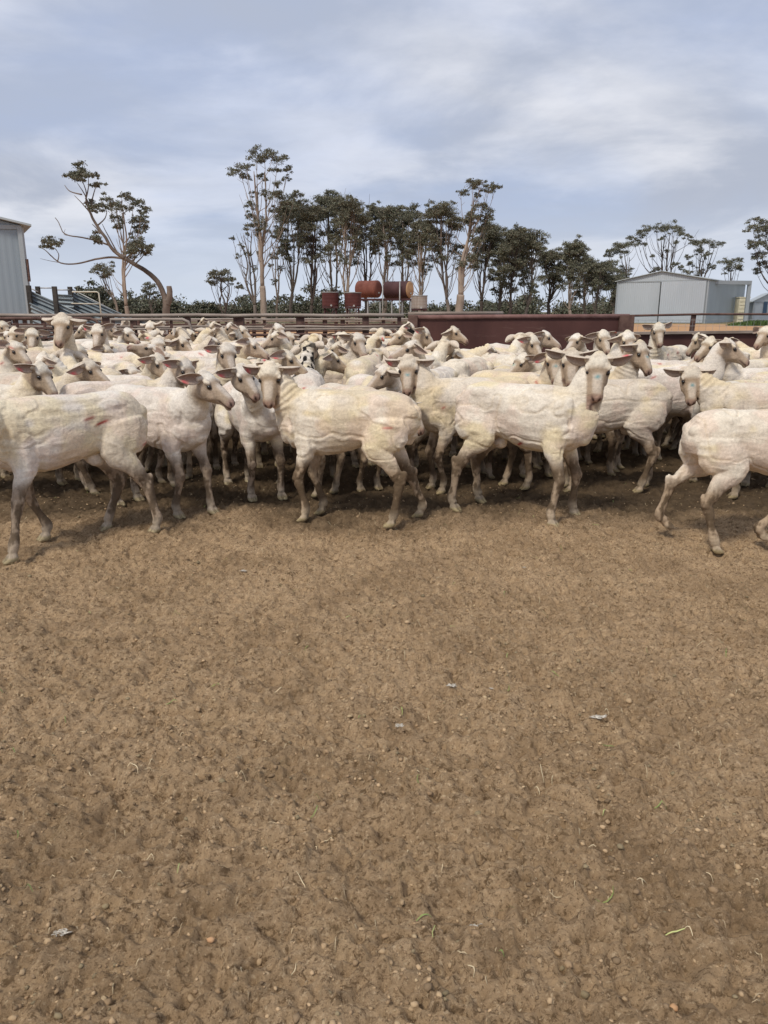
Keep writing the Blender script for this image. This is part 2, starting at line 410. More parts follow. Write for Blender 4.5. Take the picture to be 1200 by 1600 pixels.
    co2[:, 2] = np.where(co2[:, 2] < .004, .002, co2[:, 2])
    # colours
    def mixv(c, m, k): return c + (np.asarray(k) - c) * np.clip(m, 0, 1)[:, None]
    c = np.tile([.80, .735, .65], (nv, 1))
    yb = sstep(fbm(co * [1, 1, 1.6], .20, 3, sd+10), .22 - .42*p['yellow'], .52 - .42*p['yellow'])
    c = mixv(c, yb * .7 * (body + .8*mn), (.78, .66, .42))
    gy = sstep(fbm(co, .16, 3, sd+12), -.1, .35); c = mixv(c, gy * .55 * body, (.62, .54, .47))
    pk = sstep(fbm(co, .11, 3, sd+14), .0, .35); c = mixv(c, pk * .45 * (body + .3*mleg), (.74, .58, .50))
    c = mixv(c, mn * .5 * sstep(vnoise(co, .10, sd+15), -.4, .4), (.70, .58, .40))
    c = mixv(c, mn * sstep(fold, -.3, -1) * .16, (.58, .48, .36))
    c = mixv(c, mleg * .92, (.37, .275, .19))
    dirt = sstep(fbm(co * [1, 1, .5], .040, 4, sd+16, .65), -.22, .08)
    c = mixv(c, sstep(co[:, 2], .40, .28) * dirt * .95 * p['dirt'], (.12, .085, .055))
    c = mixv(c, np.clip(hock, 0, 1) * sstep(vnoise(co, .025, sd+17), -.2, .5) * .8, (.20, .145, .10))
    c = mixv(c, sstep(co[:, 2], .115, .06) * .5, (.56, .47, .36))
    c = mixv(c, sstep(co[:, 2], .034, .024) * .85, (.40, .33, .19))
    c = mixv(c, mleg * (np.abs(nn[:, 1]) < .25) * sstep(co[:, 2], .045, .02) * .6, (.12, .09, .06))
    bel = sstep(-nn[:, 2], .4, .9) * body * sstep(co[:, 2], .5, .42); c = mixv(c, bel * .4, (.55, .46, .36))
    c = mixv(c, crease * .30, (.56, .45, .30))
    # face
    fc = np.array((.43, .335, .25)) * rs.uniform(.93, 1.06)
    c = mixv(c, mh, fc)
    c = mixv(c, mh * sstep(vnoise(co, .05, sd+18), -.2, .5) * .55, (.38, .29, .21))
    c = mixv(c, mh * sstep(hu, .032, .05) * sstep(hf, .085, .05), (.80, .74, .65))
    c = mixv(c, mh * sstep(hu, .015, .03) * sstep(hf, .09, .12) * sstep(np.abs(hl), .038, .018) * .6, (.72, .65, .58))
    c = mixv(c, mh * sstep(hu, -.04, -.07) * .4, (.48, .39, .31))
    c = mixv(c, mh * sstep(hf, .228, .245) * sstep(hu, -.032, -.022) * sstep(np.abs(hl), .032, .022) * .8, (.50, .35, .29))
    c = mixv(c, mh * np.exp(-((np.abs(hl)-.060)/.012)**2 - ((hf-.092)/.026)**2 - ((hu-.016)/.018)**2) * .9, (.17, .115, .08))
    c = mixv(c, mh * np.exp(-((np.abs(hl)-.050)/.008)**2 - ((hf-.112)/.020)**2 - ((hu+.004)/.010)**2) * .6, (.30, .22, .17))
    nz = sstep(hf, .212, .236) * sstep(hu, -.040, -.026); c = mixv(c, mh * nz * .75, (.42, .28, .23))
    ns = np.exp(-((np.abs(hl)-.0185-.35*(hu+.004))/.0085)**2 - ((hu + .004)/.013)**2) * sstep(hf, .216, .230); c = mixv(c, mh * ns * 1.3, (.07, .04, .035))
    mo = np.exp(-((hu + .034 - .1*(.24-hf))/.0065)**2) * sstep(hf, .160, .185); c = mixv(c, mh * mo * 1.1, (.16, .10, .08))
    mk_ = p['mark']
    if mk_: 
        mc = dict(blue=(.16, .34, .38), green=(.30, .52, .42))[mk_]
        c = mixv(c, mh * np.exp(-(hl/.016)**2 - ((hf-.125)/.012)**2) * (hu > 0) * .95 * sstep(vnoise(co, .012, sd), -.7, .1), mc)
    if p['special'] == 'patch':
        c = mixv(c, mh * sstep(vnoise(co, .02, sd)*.03 - np.sqrt(((hf-.09)/1.6)**2 + (hu-.0)**2), -.045, -.03) * (np.abs(hl) > .02), (.03, .026, .024))
    if p['special'] == 'spots':
        c = mixv(c, np.clip(mn + mh*.5, 0, 1) * sstep(vnoise(co, .028, sd), .12, .2), (.02, .018, .018))
        c = mixv(c, body * sstep(vnoise(co, .035, sd+3), .45, .55) * (co[:, 0] > .05), (.02, .018, .018))
    for k in range(p['nicks']):
        i = rs.randint(nv)
        for _ in range(40):
            if body[i] + mn[i] > .8 and co[i, 2] > .45: break
            i = rs.randint(nv)
        dv = co - co[i]; an = rs.uniform(-.6, .6); a = dv[:, 0]*math.cos(an) + dv[:, 2]*math.sin(an); b = -dv[:, 0]*math.sin(an) + dv[:, 2]*math.cos(an)
        ln = rs.uniform(.010, .032); m_ = np.exp(-(a/ln)**4 - (b/.006)**2 - (dv[:, 1]/.03)**2)
        c = mixv(c, m_ * .85, (.42, .05, .04)); c = mixv(c, np.exp(-np.sum(dv**2, 1)/.03**2) * .25, (.70, .40, .36))
    for (x_, z_, sy, ln, an) in p.get('cuts', []):
        a = (co[:, 0]-x_)*math.cos(an) + (co[:, 2]-z_)*math.sin(an); b = -(co[:, 0]-x_)*math.sin(an) + (co[:, 2]-z_)*math.cos(an)
        m_ = np.exp(-(a/ln)**4 - (b/.007)**2) * (co[:, 1]*sy > .03); c = mixv(c, m_, (.40, .04, .035))
    lum = 1 + .05*vnoise(co, .018, sd+20); tint = np.array([(1, 1, 1), (1, .985, .94), (.97, .955, .945), (1, .97, .90), (.93, .89, .83)][rs.randint(5)]); c = np.clip(c * lum[:, None] * tint * rs.uniform(.92, 1.03), 0, .9)
    # ears, joined to the skin
    VV = [co2]; QQ = [quads]; CC = [c]; off = nv; MI = [np.zeros(len(quads), np.int32)]
    for sy, droop, pm in ((1, p['ears'][0], p['earm'][0]), (-1, p['ears'][1], p['earm'][1])):
        b0 = poll + f*.006 + u*.028 + l*sy*.050
        dr = math.radians(droop); eb = p['earback']
        ed = nrmz(l*sy*math.cos(dr) - u*math.sin(dr)*.8 - f*eb + np.array([0, 0, -.10]))
        face = nrmz(f*.8 + u*p['earface']); face = nrmz(face - ed*face.dot(ed)); side = np.cross(face, ed)
        nt_, ns_ = 9, 7; G = []; Cg = []
        for i in range(nt_):
            t = i/(nt_-1); wd = .0335 * (max(0, math.sin(math.pi*min(1, .12 + .88*t)))**.7) * (1 if t < .95 else .6) + .002
            for j in range(ns_):
                s_ = -1 + 2*j/(ns_-1)
                g = b0 + ed*(t*.128) + side*(s_*wd*.92) + face*(.85*wd*s_*s_ - .012*math.sin(math.pi*t*.5)*2*(t-.5)) - np.array([0, 0, .012*t*t])
                G.append(g); dk = (1 - abs(s_)**3) * (1 if t > .08 else 0)
                Cg.append(np.array((.62, .50, .40))*(1-dk) + np.array((.33, .235, .19))*dk)
        G = np.array(G); Cg = np.array(Cg); th = face*.0035
        top = G + th; bot = G - th; ng = len(G)
        cb = np.tile([.64, .55, .45], (ng, 1)); tt = np.repeat(np.linspace(0, 1, nt_), ns_)
        if pm:
            mm = (sstep(tt, .58, .66) * sstep(tt, .90, .82))[:, None] * (np.tile(np.linspace(-1, 1, ns_), nt_) > -.4)[:, None]
            cb = cb*(1-mm) + np.array((.72, .15, .16))*mm
            me_ = mm * (np.tile(np.linspace(-1, 1, ns_), nt_) > .4)[:, None]
            Cg = Cg*(1-me_) + np.array((.72, .15, .16))*me_
        Qe = []
        for i in range(nt_-1):
            for j in range(ns_-1):
                a = i*ns_ + j; Qe.append((a, a+1, a+ns_+1, a+ns_)); Qe.append((ng+a+ns_, ng+a+ns_+1, ng+a+1, ng+a))
            for j, fl in ((0, 1), (ns_-1, 0)):
                a = i*ns_ + j; b = a + ns_; Qe.append((a, b, ng+b, ng+a) if fl else (b, a, ng+a, ng+b))
        for j in range(ns_-1):
            a = (nt_-1)*ns_ + j; Qe.append((a, a+1, ng+a+1, ng+a))
        VV += [top, bot]; CC += [Cg, cb]; QQ.append(np.array(Qe) + off); MI.append(np.zeros(len(Qe), np.int32)); off += 2*ng
    for sy in (-1, 1):
        c0 = poll + f*.090 + u*.018 + l*sy*.0570; ev_, fq = [], []; n_, m_ = 10, 7
        for i in range(m_):
            thh = math.pi*(i + .02)/(m_ - .96)
            for j in range(n_):
                ph = 2*math.pi*j/n_; ev_.append(c0 + .0158*(math.sin(thh)*math.cos(ph)*f + math.sin(thh)*math.sin(ph)*l*.8 + math.cos(thh)*u*.85))
        for i in range(m_-1):
            for j in range(n_):
                j2 = (j+1) % n_; fq.append((i*n_+j, (i+1)*n_+j, (i+1)*n_+j2, i*n_+j2))
        VV.append(np.array(ev_)); CC.append(np.tile([.02, .015, .01], (len(ev_), 1))); QQ.append(np.array(fq) + off); MI.append(np.ones(len(fq), np.int32)); off += len(ev_)
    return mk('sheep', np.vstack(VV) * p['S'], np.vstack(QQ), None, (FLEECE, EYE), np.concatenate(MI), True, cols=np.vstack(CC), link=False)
# ------------------------------------------------------------------ ground
def zg(y): return .014 * np.clip(np.asarray(y, float) - 4.8, 0, 8.2)
def ground_h(x, y):
    P = np.c_[x, y, np.zeros_like(x)]
    h = .013 * vnoise(P, .55, 3) + .008 * vnoise(P, .21, 4) + .008 * vnoise(P, .095, 5)
    c = 1 - 2*np.abs(vnoise(P, .062, 6)); h += .009 * c + .0125 * vnoise(P, .034, 7) + .0125 * (1 - 2*np.abs(vnoise(P, .024, 8))) + .0065 * vnoise(P, .013, 9)
    hp = sstep(vnoise(P, .13, 12), .45, .75); h -= .018 * hp                      # hoof marks
    fade = sstep(y, 14, 9) * sstep(np.abs(x), 11, 7)
    return h * fade + zg(y)
ys = [.35]; 
while ys[-1] < 7: ys.append(ys[-1] + max(.0045, .0040 * ys[-1]))
while ys[-1] < 16: ys.append(ys[-1] * 1.02)
while ys[-1] < 1500: ys.append(ys[-1] * 1.25)
ys = np.array([-400, -60, -12, -3, -.8, 0, .2] + ys)
xs = [0.0]
while xs[-1] < 1.6: xs.append(xs[-1] + .0085)
while xs[-1] < 3.2: xs.append(xs[-1] + .015)
while xs[-1] < 12: xs.append(xs[-1] * 1.03)
while xs[-1] < 1500: xs.append(xs[-1] * 1.3)
xs = np.array([-v for v in xs[:0:-1]] + xs)
GX, GY = np.meshgrid(xs, ys); gh = ground_h(GX.ravel(), GY.ravel()); nx_, ny_ = len(xs), len(ys)
idx = np.arange(nx_ * ny_).reshape(ny_, nx_)
gq = np.stack([idx[:-1, :-1], idx[:-1, 1:], idx[1:, 1:], idx[1:, :-1]], -1).reshape(-1, 4)
gm = M_('yard_soil', .95, .1)
v = gm.obj(); 
big = gm.rng(gm.noise(v, 1.3, 5, .6, .4), .35, .68); mid = gm.rng(gm.noise(v, 11, 6, .65, .3), .32, .68); fin = gm.rng(gm.noise(v, 75, 5, .7), .3, .7)
c = gm.mix(mid, (0.259, 0.171, 0.093), (0.547, 0.380, 0.224)); c = gm.mix(big, c, gm.mix(fin, (0.365, 0.244, 0.139), (0.638, 0.455, 0.279)))
dk = gm.rng(gm.noise(v, 46, 6, .75, .6), .52, .62); c = gm.mix(dk, c, (0.169, 0.108, 0.058)); dk = gm.rng(gm.noise(v, 120, 4, .75, .2), .54, .64); c = gm.mix(dk, c, (0.196, 0.129, 0.072))
lt = gm.rng(gm.noise(v, 90, 4, .75, .3), .56, .66, 0, .8); c = gm.mix(lt, c, (0.671, 0.506, 0.325))
damp = gm.rng(gm.noise(v, 2.3, 6, .65, .5), .50, .68, 0, .55); c = gm.mix(damp, c, gm.mix(fin, (0.172, 0.112, 0.061), (0.283, 0.188, 0.107)))
gr = gm.rng(gm.noise(v, 5.5, 5, .6), .60, .75, 0, .35); c = gm.mix(gr, c, (0.188, 0.145, 0.077))
sp = gm.n('ShaderNodeSeparateXYZ'); gm.l(v, sp.inputs[0])
wob = gm.n('ShaderNodeMath', operation='MULTIPLY_ADD'); gm.l(gm.noise(v, .12, 4), wob.inputs[0]); wob.inputs[1].default_value = 14; gm.l(sp.outputs[1], wob.inputs[2])
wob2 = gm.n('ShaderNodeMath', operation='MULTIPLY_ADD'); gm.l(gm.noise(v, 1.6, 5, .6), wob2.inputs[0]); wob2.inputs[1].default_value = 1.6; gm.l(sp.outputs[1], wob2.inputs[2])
dung_shade = gm.mix(mid, (.045, .031, .019), (.115, .080, .048)); c = gm.mix(gm.rng(wob2.outputs[0], 4.8, 5.5, 0, .93), c, dung_shade)  # trampled dung soil, coloured darker still to stand in for shade under the mob
far = gm.mix(gm.rng(gm.noise(v, .5, 5), .3, .7), (.42, .235, .115), (.52, .32, .18))
c = gm.mix(gm.rng(sp.outputs[1], 14, 19), c, far)
grass = gm.mix(gm.rng(gm.noise(v, .3, 5), .3, .7), (.13, .125, .07), (.24, .20, .12))
c = gm.mix(gm.rng(wob.outputs[0], 74, 80), c, grass)
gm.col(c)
b = gm.bump(gm.noise(v, 42, 8, .8, .3), .8, .022); b = gm.bump(gm.noise(v, 170, 4, .8), .8, .004, b); gm.nrm(b)
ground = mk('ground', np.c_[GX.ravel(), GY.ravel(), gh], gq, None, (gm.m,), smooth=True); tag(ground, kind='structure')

# loose clods and sheep droppings
rs = np.random.RandomState(5)
tphi = (1 + 5 ** .5) / 2
ico = nrmz(np.array([(-1,tphi,0),(1,tphi,0),(-1,-tphi,0),(1,-tphi,0),(0,-1,tphi),(0,1,tphi),(0,-1,-tphi),(0,1,-tphi),(tphi,0,-1),(tphi,0,1),(-tphi,0,-1),(-tphi,0,1)], float))
icf = np.array([(0,11,5),(0,5,1),(0,1,7),(0,7,10),(0,10,11),(1,5,9),(5,11,4),(11,10,2),(10,7,6),(7,1,8),(3,9,4),(3,4,2),(3,2,6),(3,6,8),(3,8,9),(4,9,5),(2,4,11),(6,2,10),(8,6,7),(9,8,1)])
n = 14000
yy = .7 + 5.6 * rs.rand(n) ** 1.35; xx = (rs.rand(n) * 2 - 1) * (.35 + yy * .62)
rr = np.exp(rs.normal(math.log(.0042), .34, n)); rr = np.clip(rr, .0022, .009)
cl = vnoise(np.c_[xx, yy, 0*xx], .3, 77); keep = rs.rand(n) < np.clip(.55 + .9*cl, .12, 1); xx, yy, rr = xx[keep], yy[keep], rr[keep]; n = len(xx)
V = ico[None] * (1 + rs.uniform(-.38, .38, (n, 12, 1))) * (rr[:, None, None] * np.stack([rs.uniform(.8, 1.5, n), rs.uniform(.8, 1.3, n), rs.uniform(.55, .9, n)], -1)[:, None, :])
ang = rs.uniform(0, 6.28, n); ca, sa = np.cos(ang)[:, None], np.sin(ang)[:, None]
V = np.stack([V[..., 0]*ca - V[..., 1]*sa, V[..., 0]*sa + V[..., 1]*ca, V[..., 2]], -1)
V += np.stack([xx, yy, ground_h(xx, yy) + rr * .02], -1)[:, None, :]
cc = np.array([(.32,.22,.13),(.42,.30,.18),(.22,.155,.095),(.44,.33,.20),(.24,.19,.115)])[rs.choice(5, n, p=[.38,.30,.20,.04,.08])] * rs.uniform(.8, 1.2, (n, 1))
lm = M_('clod', .95, .1); at = lm.n('ShaderNodeAttribute', attribute_name='Col'); lm.col(at.outputs[0]); lm.nrm(lm.bump(lm.noise(lm.obj(), 220, 3), .6, .003))
o = mk('soil_clods', V.reshape(-1, 3), None, (icf[None] + (np.arange(n) * 12)[:, None, None]).reshape(-1, 3), (lm.m,), smooth=True, cols=np.repeat(cc, 12, 0)); tag(o, kind='stuff', label='loose brown clods and droppings scattered over the yard soil', cat='soil clods')
# straw and grass scraps
def strips(name, n, cols, ln, wd, seed, label, cat):
    r = np.random.RandomState(seed); V, Q, K = [], [], []
    for i in range(n):
        y = .8 + 4.4 * r.rand() ** 1.2; x = (r.rand()*2-1) * (.3 + y*.6); a = r.rand()*6.28; k = r.uniform(-2.5, 2.5); L_ = ln * math.exp(r.normal(0, .45)); m = 6
        px, py = x, y; col = np.array(cols[r.randint(len(cols))]) * r.uniform(.8, 1.15); b0 = len(V)
        for j in range(m):
            h = float(ground_h(np.array([px]), np.array([py]))[0]) + .003 + .006*math.sin(math.pi*j/(m-1))
            w_ = wd * (1 - .6*abs(2*j/(m-1)-1)); nx, ny = -math.sin(a), math.cos(a)
            V += [(px+nx*w_, py+ny*w_, h), (px-nx*w_, py-ny*w_, h+.001)]; K += [col, col]
            px += math.cos(a)*L_/m; py += math.sin(a)*L_/m; a += k/m
        for j in range(m-1): q = b0+2*j; Q.append((q, q+1, q+3, q+2))
    mm = M_('dry_' + name, .7, .3); at = mm.n('ShaderNodeAttribute', attribute_name='Col'); mm.col(at.outputs[0])
    tag(mk(name, V, Q, None, (mm.m,), cols=np.array(K)), label, cat, kind='stuff')
strips('straw_scraps', 900, [(.50,.40,.25),(.58,.48,.31),(.38,.29,.18)], .020, .0010, 3, 'pale straw bits strewn over the brown yard soil', 'straw')
strips('grass_scraps', 110, [(.28,.33,.10),(.42,.45,.18),(.20,.27,.08)], .040, .0014, 4, 'green grass blades dropped on the brown yard soil', 'grass scraps')
# wool tufts
wm = simple('wool', (.40, .36, .30), (.60, .56, .49), 60, .95, .1)
for k, (px, py, sz, lab) in enumerate([
    (380, 900, .028, 'grey-white wool tuft lying nearest below the central sheep hooves'),
    (705, 1081, .030, 'stretched white wool tuft mid soil, just left of the smallest pale one'),
    (767, 1089, .012, 'smallest pale wool tuft, just right of the stretched one mid soil'),
    (624, 1136, .026, 'white wool tuft below and left of the stretched one mid soil'),
    (934, 1134, .036, 'thin wispy wool tuft at the right of the bare soil'),
    (97, 1462, .026, 'grey wool wisp curled near the lower left corner of the soil'),
    (742, 1452, .020, 'small dull wool tuft near the bottom of the soil, right of centre'),
    (819, 888, .016, 'small pale wool tuft near the hooves of the tall standing sheep')]):
    x, y = gp(px, py); r = random.Random(k); m = MB(); sz *= .36
    for j in range(26):
        a = r.uniform(0, 6.28); q = []; p = Vector((r.uniform(-1, 1)*sz, r.uniform(-.4, .4)*sz, .003))
        for i in range(6):
            q.append(tuple(p)); p = p + Vector((math.cos(a), math.sin(a)*.7, 0)) * sz*.3 + Vector((0, 0, r.uniform(-.05, .12)*sz)); a += r.uniform(-1, 1.3)
        m.tube(q, [sz*.03, sz*.10, sz*.13, sz*.12, sz*.08, sz*.02], 5)
    tag(m.build('wool_tuft', wm, smooth=True, loc=(x, y, float(ground_h(np.array([x]), np.array([y]))[0]) + .004)), lab, 'wool tuft', 'wool tufts dropped on the soil')
pm_ = simple('pebble_stone', (.42, .22, .10), (.5, .3, .16), 20)
for k, (px, py, lab) in enumerate([(1053, 1571, 'small orange pebble near the bottom right corner'), (330, 1481, 'small orange pebble near the bottom left')]):
    x, y = gp(px, py); tag(mk('pebble', ico * [.009, .008, .006] * np.random.RandomState(k).uniform(.8, 1.2, (12, 1)), None, icf, (pm_,), loc=(x, y, float(ground_h(np.array([x]), np.array([y]))[0]) + .006)), lab, 'pebble', 'pebbles in the soil')
# ------------------------------------------------------------------ yard fences
rust = simple('rusted_pipe', (.075, .038, .032), (.150, .090, .072), 9, .8, .3, 0, .3, .004)
_m = M_('maroon_sheet', .7, .3); _v = _m.obj((1, 1, .5)); _c = _m.mix(_m.rng(_m.noise(_v, 1.6, 6, .6), .35, .65), (.058, .023, .020), (.100, .043, .036))
_c = _m.mix(_m.rng(_m.noise(_m.obj((.6, 1, 6)), 5, 6, .7, .5), .60, .70, 0, .6), _c, (.17, .105, .085)); _c = _m.mix(_m.rng(_m.noise(_m.obj((6, 1, .5)), 3, 4, .6), .60, .72, 0, .5), _c, (.13, .06, .035))
_m.col(_c); _m.nrm(_m.bump(_m.noise(_m.obj((1, 1, 1)), 1.1, 2), .5, .05)); rust2 = _m.m
pipe = simple('weathered_pipe', (.20, .155, .125), (.36, .30, .255), 7, .65, .4, 0, .25, .003, (.3, 1, 1))
galv = simple('galvanised_pipe', (.30, .30, .29), (.45, .45, .44), 7, .5, .5, .3)
G0 = lambda Y: float(zg(Y))
def zat(py, Y): return pt(600, py, Y).z
def fence(name, label, Y, px0, px1, rails, posts, ptop, mat_p=rust, gap=.05, group=None, Yr=None):
    Yr = Yr or Y; x0, x1 = gX(px0, Y), gX(px1, Yr); e = empty(name, (x0, Y, G0(Y))); tag(e, label, 'fence', group)
    W = Matrix.Translation((-x0, -Y, -G0(Y)))
    for py, r, mt in rails:
        z = zat(py, Y); m = MB(); a = Vector((x0, Y, z)); b_ = Vector((x1, Yr, z)); k = 14
        m.tube([tuple(W @ (a.lerp(b_, i/k) + Vector((0, 0, .006*math.sin(i*2.3 + py))))) for i in range(k+1)], r, 8); m.build('rail', mt, e, True)
    for px, w_ in posts:
        x = gX(px, Y) ; t = (x - x0)/(x1 - x0); y = Y + (Yr - Y)*t; x = gX(px, y); m = MB()
        m.box(x-w_-x0, x+w_-x0, .028, .028+w_*1.6, -.05, zat(ptop, Y) - G0(Y) + random.Random(px).uniform(-.02, .012)); m.build('post', mat_p, e)
    return e
YF = 11.8
fence('rail_fence', 'long pipe rail fence with maroon posts behind the left of the mob', YF, -120, 631,
      [(492.8, .026, pipe), (510.5, .017, pipe), (514.5, .016, pipe), (523, .02, rust), (530, .016, pipe)],
      [(-60, .05), (4, .06), (165, .075), (207, .03), (291, .04), (371, .075), (468, .06), (571, .05), (624, .03)], 493.5)
# gate with a curved corner, left
def gate(label, px0, px1, Y, py0, py1, mat, bars):
    x0, x1, z1, z0 = gX(px0, Y), gX(px1, Y), zat(py0, Y), zat(py1, Y); e = empty('yard_gate', (x0, Y, G0(Y))); tag(e, label, 'gate')
    g0 = G0(Y); w_ = x1-x0; m = MB(); r = .12
    m.tube([(0, 0, z0-g0), (w_-r, 0, z0-g0), (w_, 0, z0-g0+r), (w_, 0, z1-g0-r), (w_-.3*r, 0, z1-g0-.3*r), (w_-r, 0, z1-g0), (0, 0, z1-g0), (0, 0, z0-g0)], .022, 8); m.build('gate_frame', mat, e, True)
    for k in range(1, bars): m = MB(); z = z0-g0 + (z1-z0)*k/bars; m.tube([(0, 0, z), (w_, 0, z)], .014, 6); m.build('bar', mat, e, True)
    for k in range(1, 4): m = MB(); m.box(w_*k/4-.02, w_*k/4+.02, .016, .03, z0-g0, z1-g0); m.build('upright', rust, e)
gate('rusty brown gate panel in the left part of the rail fence, below the shed', -20, 153, YF - .35, 497.5, 575, rust, 5)
gate('pipe gate with a rounded top corner beneath the bushes left of centre', 172, 297, YF - .35, 499, 575, pipe, 5)
fence('rail_fence', 'second rail fence farther back, seen between the first fence rails left of centre', 17.5, -80, 700,
      [(499, .024, pipe), (507, .02, rust), (512.5, .016, pipe), (517.5, .016, rust), (524, .016, pipe), (529, .016, pipe)],
      [(20, .05), (35, .04), (64, .04), (80, .03), (128, .04), (190, .05), (232, .05), (250, .04), (310, .04), (395, .04), (412, .03), (507, .05), (535, .05), (599, .04), (650, .05)], 498)
fence('rail_fence', 'farthest thin rail fence before the gum trees, low against the orange sand', 27, 100, 900,
      [(502, .022, pipe), (508, .02, galv), (512, .018, pipe)], [(p, .045) for p in range(110, 900, 46)], 500, group=None)
# maroon sheet walls
e = empty('sheet_metal_wall', (gX(638, 9.4), 9.4, G0(9.4))); tag(e, 'tall solid maroon metal yard wall behind the right of the mob', 'wall')
x0 = gX(636, 9.4); x1 = gX(982, 9.6); zt_ = zat(497.5, 9.4) - G0(9.4); zr = zat(495.5, 9.6) - G0(9.4)
m = MB(); m.poly8([(0, 0, -.05), (x1-x0, .2, -.05), (x1-x0, .23, -.05), (0, .03, -.05), (0, 0, zt_), (x1-x0, .2, zr), (x1-x0, .23, zr), (0, .03, zt_)]); m.build('sheet', rust2, e)
m = MB(); m.tube([(0, .0, zt_+.01), ((x1-x0)*.5, .1, (zt_+zr)/2+.012), (x1-x0, .2, zr+.01)], .028, 8); m.build('top_rail', simple('maroon_pipe', (.15, .075, .065), (.23, .13, .115), 6), e, True)
for fx, w_ in ((0.02, .055), (.985, .09)):
    m = MB(); xx0 = (x1-x0)*fx; m.box(xx0-w_, xx0+w_, -.05+.2*fx, -.005+.2*fx, -.05, zt_+.035); m.build('post', rust, e)
m = MB(); m.tube([(0.0, .09, zt_+.055), (gX(786, 9.5)-x0, .2, zt_+.06)], .022, 8); m.build('loose_pipe', pipe, e, True)
e = empty('sheet_metal_wall', (gX(975, 9.45), 9.45, G0(9.4))); tag(e, 'short maroon metal panel end beside the tall maroon wall, left of the wire fence', 'wall')
m = MB(); w_ = gX(985, 9.9) - gX(975, 9.45); m.poly8([(.12, .30, -.05), (w_+.12, .9, -.05), (w_+.15, .9, -.05), (.15, .30, -.05), (.12, .30, zt_), (w_+.12, .9, zt_-.02), (w_+.15, .9, zt_-.02), (.15, .30, zt_)]); m.build('sheet', rust2, e)
m = MB(); m.tube([(.13, .30, zt_), (w_+.13, .9, zt_-.02)], .025, 8); m.build('top_rail', rust, e, True)
Yw = 9.3; x0 = gX(963, Yw); x1 = gX(1330, Yw + .5); g0 = G0(Yw); zt_ = zat(523, Yw) - g0
e = empty('sheet_metal_wall', (x0, Yw, g0)); tag(e, 'low maroon metal yard wall with grey cap at the right edge', 'wall')
m = MB(); m.poly8([(0, 0, -.05), (x1-x0, .5, -.05), (x1-x0, .53, -.05), (0, .03, -.05), (0, 0, zt_), (x1-x0, .5, zt_+.02), (x1-x0, .53, zt_+.02), (0, .03, zt_)]); m.build('sheet', rust2, e)
m = MB(); m.poly8([(-.02, -.04, zt_), (x1-x0, .46, zt_+.02), (x1-x0, .56, zt_+.02), (-.02, .06, zt_), (-.02, -.04, zt_+.03), (x1-x0, .46, zt_+.05), (x1-x0, .56, zt_+.05), (-.02, .06, zt_+.03)]); m.build('cap', pipe, e)
# wire mesh fence
Yw = 13.5; x0 = gX(966, Yw); x1 = gX(1400, Yw); g0 = G0(Yw); e = empty('wire_fence', (x0, Yw, g0)); tag(e, 'wire mesh fence with thin dark top pipe in front of the grey shed', 'fence')
z1 = zat(491, Yw) - g0
m = MB(); m.tube([(0, 0, z1-.03), ((x1-x0)*.3, 0, z1), (x1-x0, 0, z1)], .019, 8); m.build('top_rail', rust, e, True)
for px in (1085, 1262): m = MB(); x = gX(px, Yw)-x0; m.poly8([(x-.05, .02, 0), (x+.02, .02, 0), (x+.02, .08, 0), (x-.05, .08, 0), (x-.02, .02, z1), (x+.05, .02, z1), (x+.05, .08, z1), (x-.02, .08, z1)]); m.build('post', rust, e)
m = MB(); zm = zat(500, Yw) - g0
for i in range(int((x1-x0)/.118)): x = i*.118; m.tube([(x, -.02, 0), (x, -.02, zm)], .0022, 4, False)
for z in (zm, zm-.10, zm-.2, zm-.33, zm-.48, zm-.65): m.tube([(0, -.022, z), (x1-x0, -.022, z)], .003, 4, False)
m.build('wire_mesh', galv, e)
# ------------------------------------------------------------------ sheds
def corr(m, a, b, za0, za1, zb0, zb1, pitch=.2, dep=.014, nrm_=None):
    """vertical-ribbed sheet from a to b (xy); bottoms za0,zb0 tops za1,zb1"""
    a = Vector(a); b = Vector(b); d = b - a; n = max(2, int(d.length / pitch * 4)); nr = Vector((d.y, -d.x)).normalized(); s = len(m.V)
    for i in range(n + 1):
        t = i / n; p = a.lerp(b, t) + nr * (dep if i % 4 in (1, 2) else 0)
        m.V += [(p.x, p.y, za0 + (zb0-za0)*t), (p.x, p.y, za1 + (zb1-za1)*t)]
    for i in range(n): q = s + 2*i; m.Q.append((q, q+2, q+3, q+1))
def paint(name, a, b): return simple(name, a, b, .5, .45, .5, .1, .08, .004, (1, 1, .25))
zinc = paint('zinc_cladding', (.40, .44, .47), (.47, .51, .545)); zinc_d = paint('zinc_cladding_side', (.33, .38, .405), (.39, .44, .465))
roofm = paint('roof_sheet', (.36, .40, .41), (.46, .49, .50)); trimm = paint('flashing', (.30, .33, .35), (.38, .41, .43)); darkm = simple('dark_opening', (.03, .035, .035), (.06, .065, .065), 1)
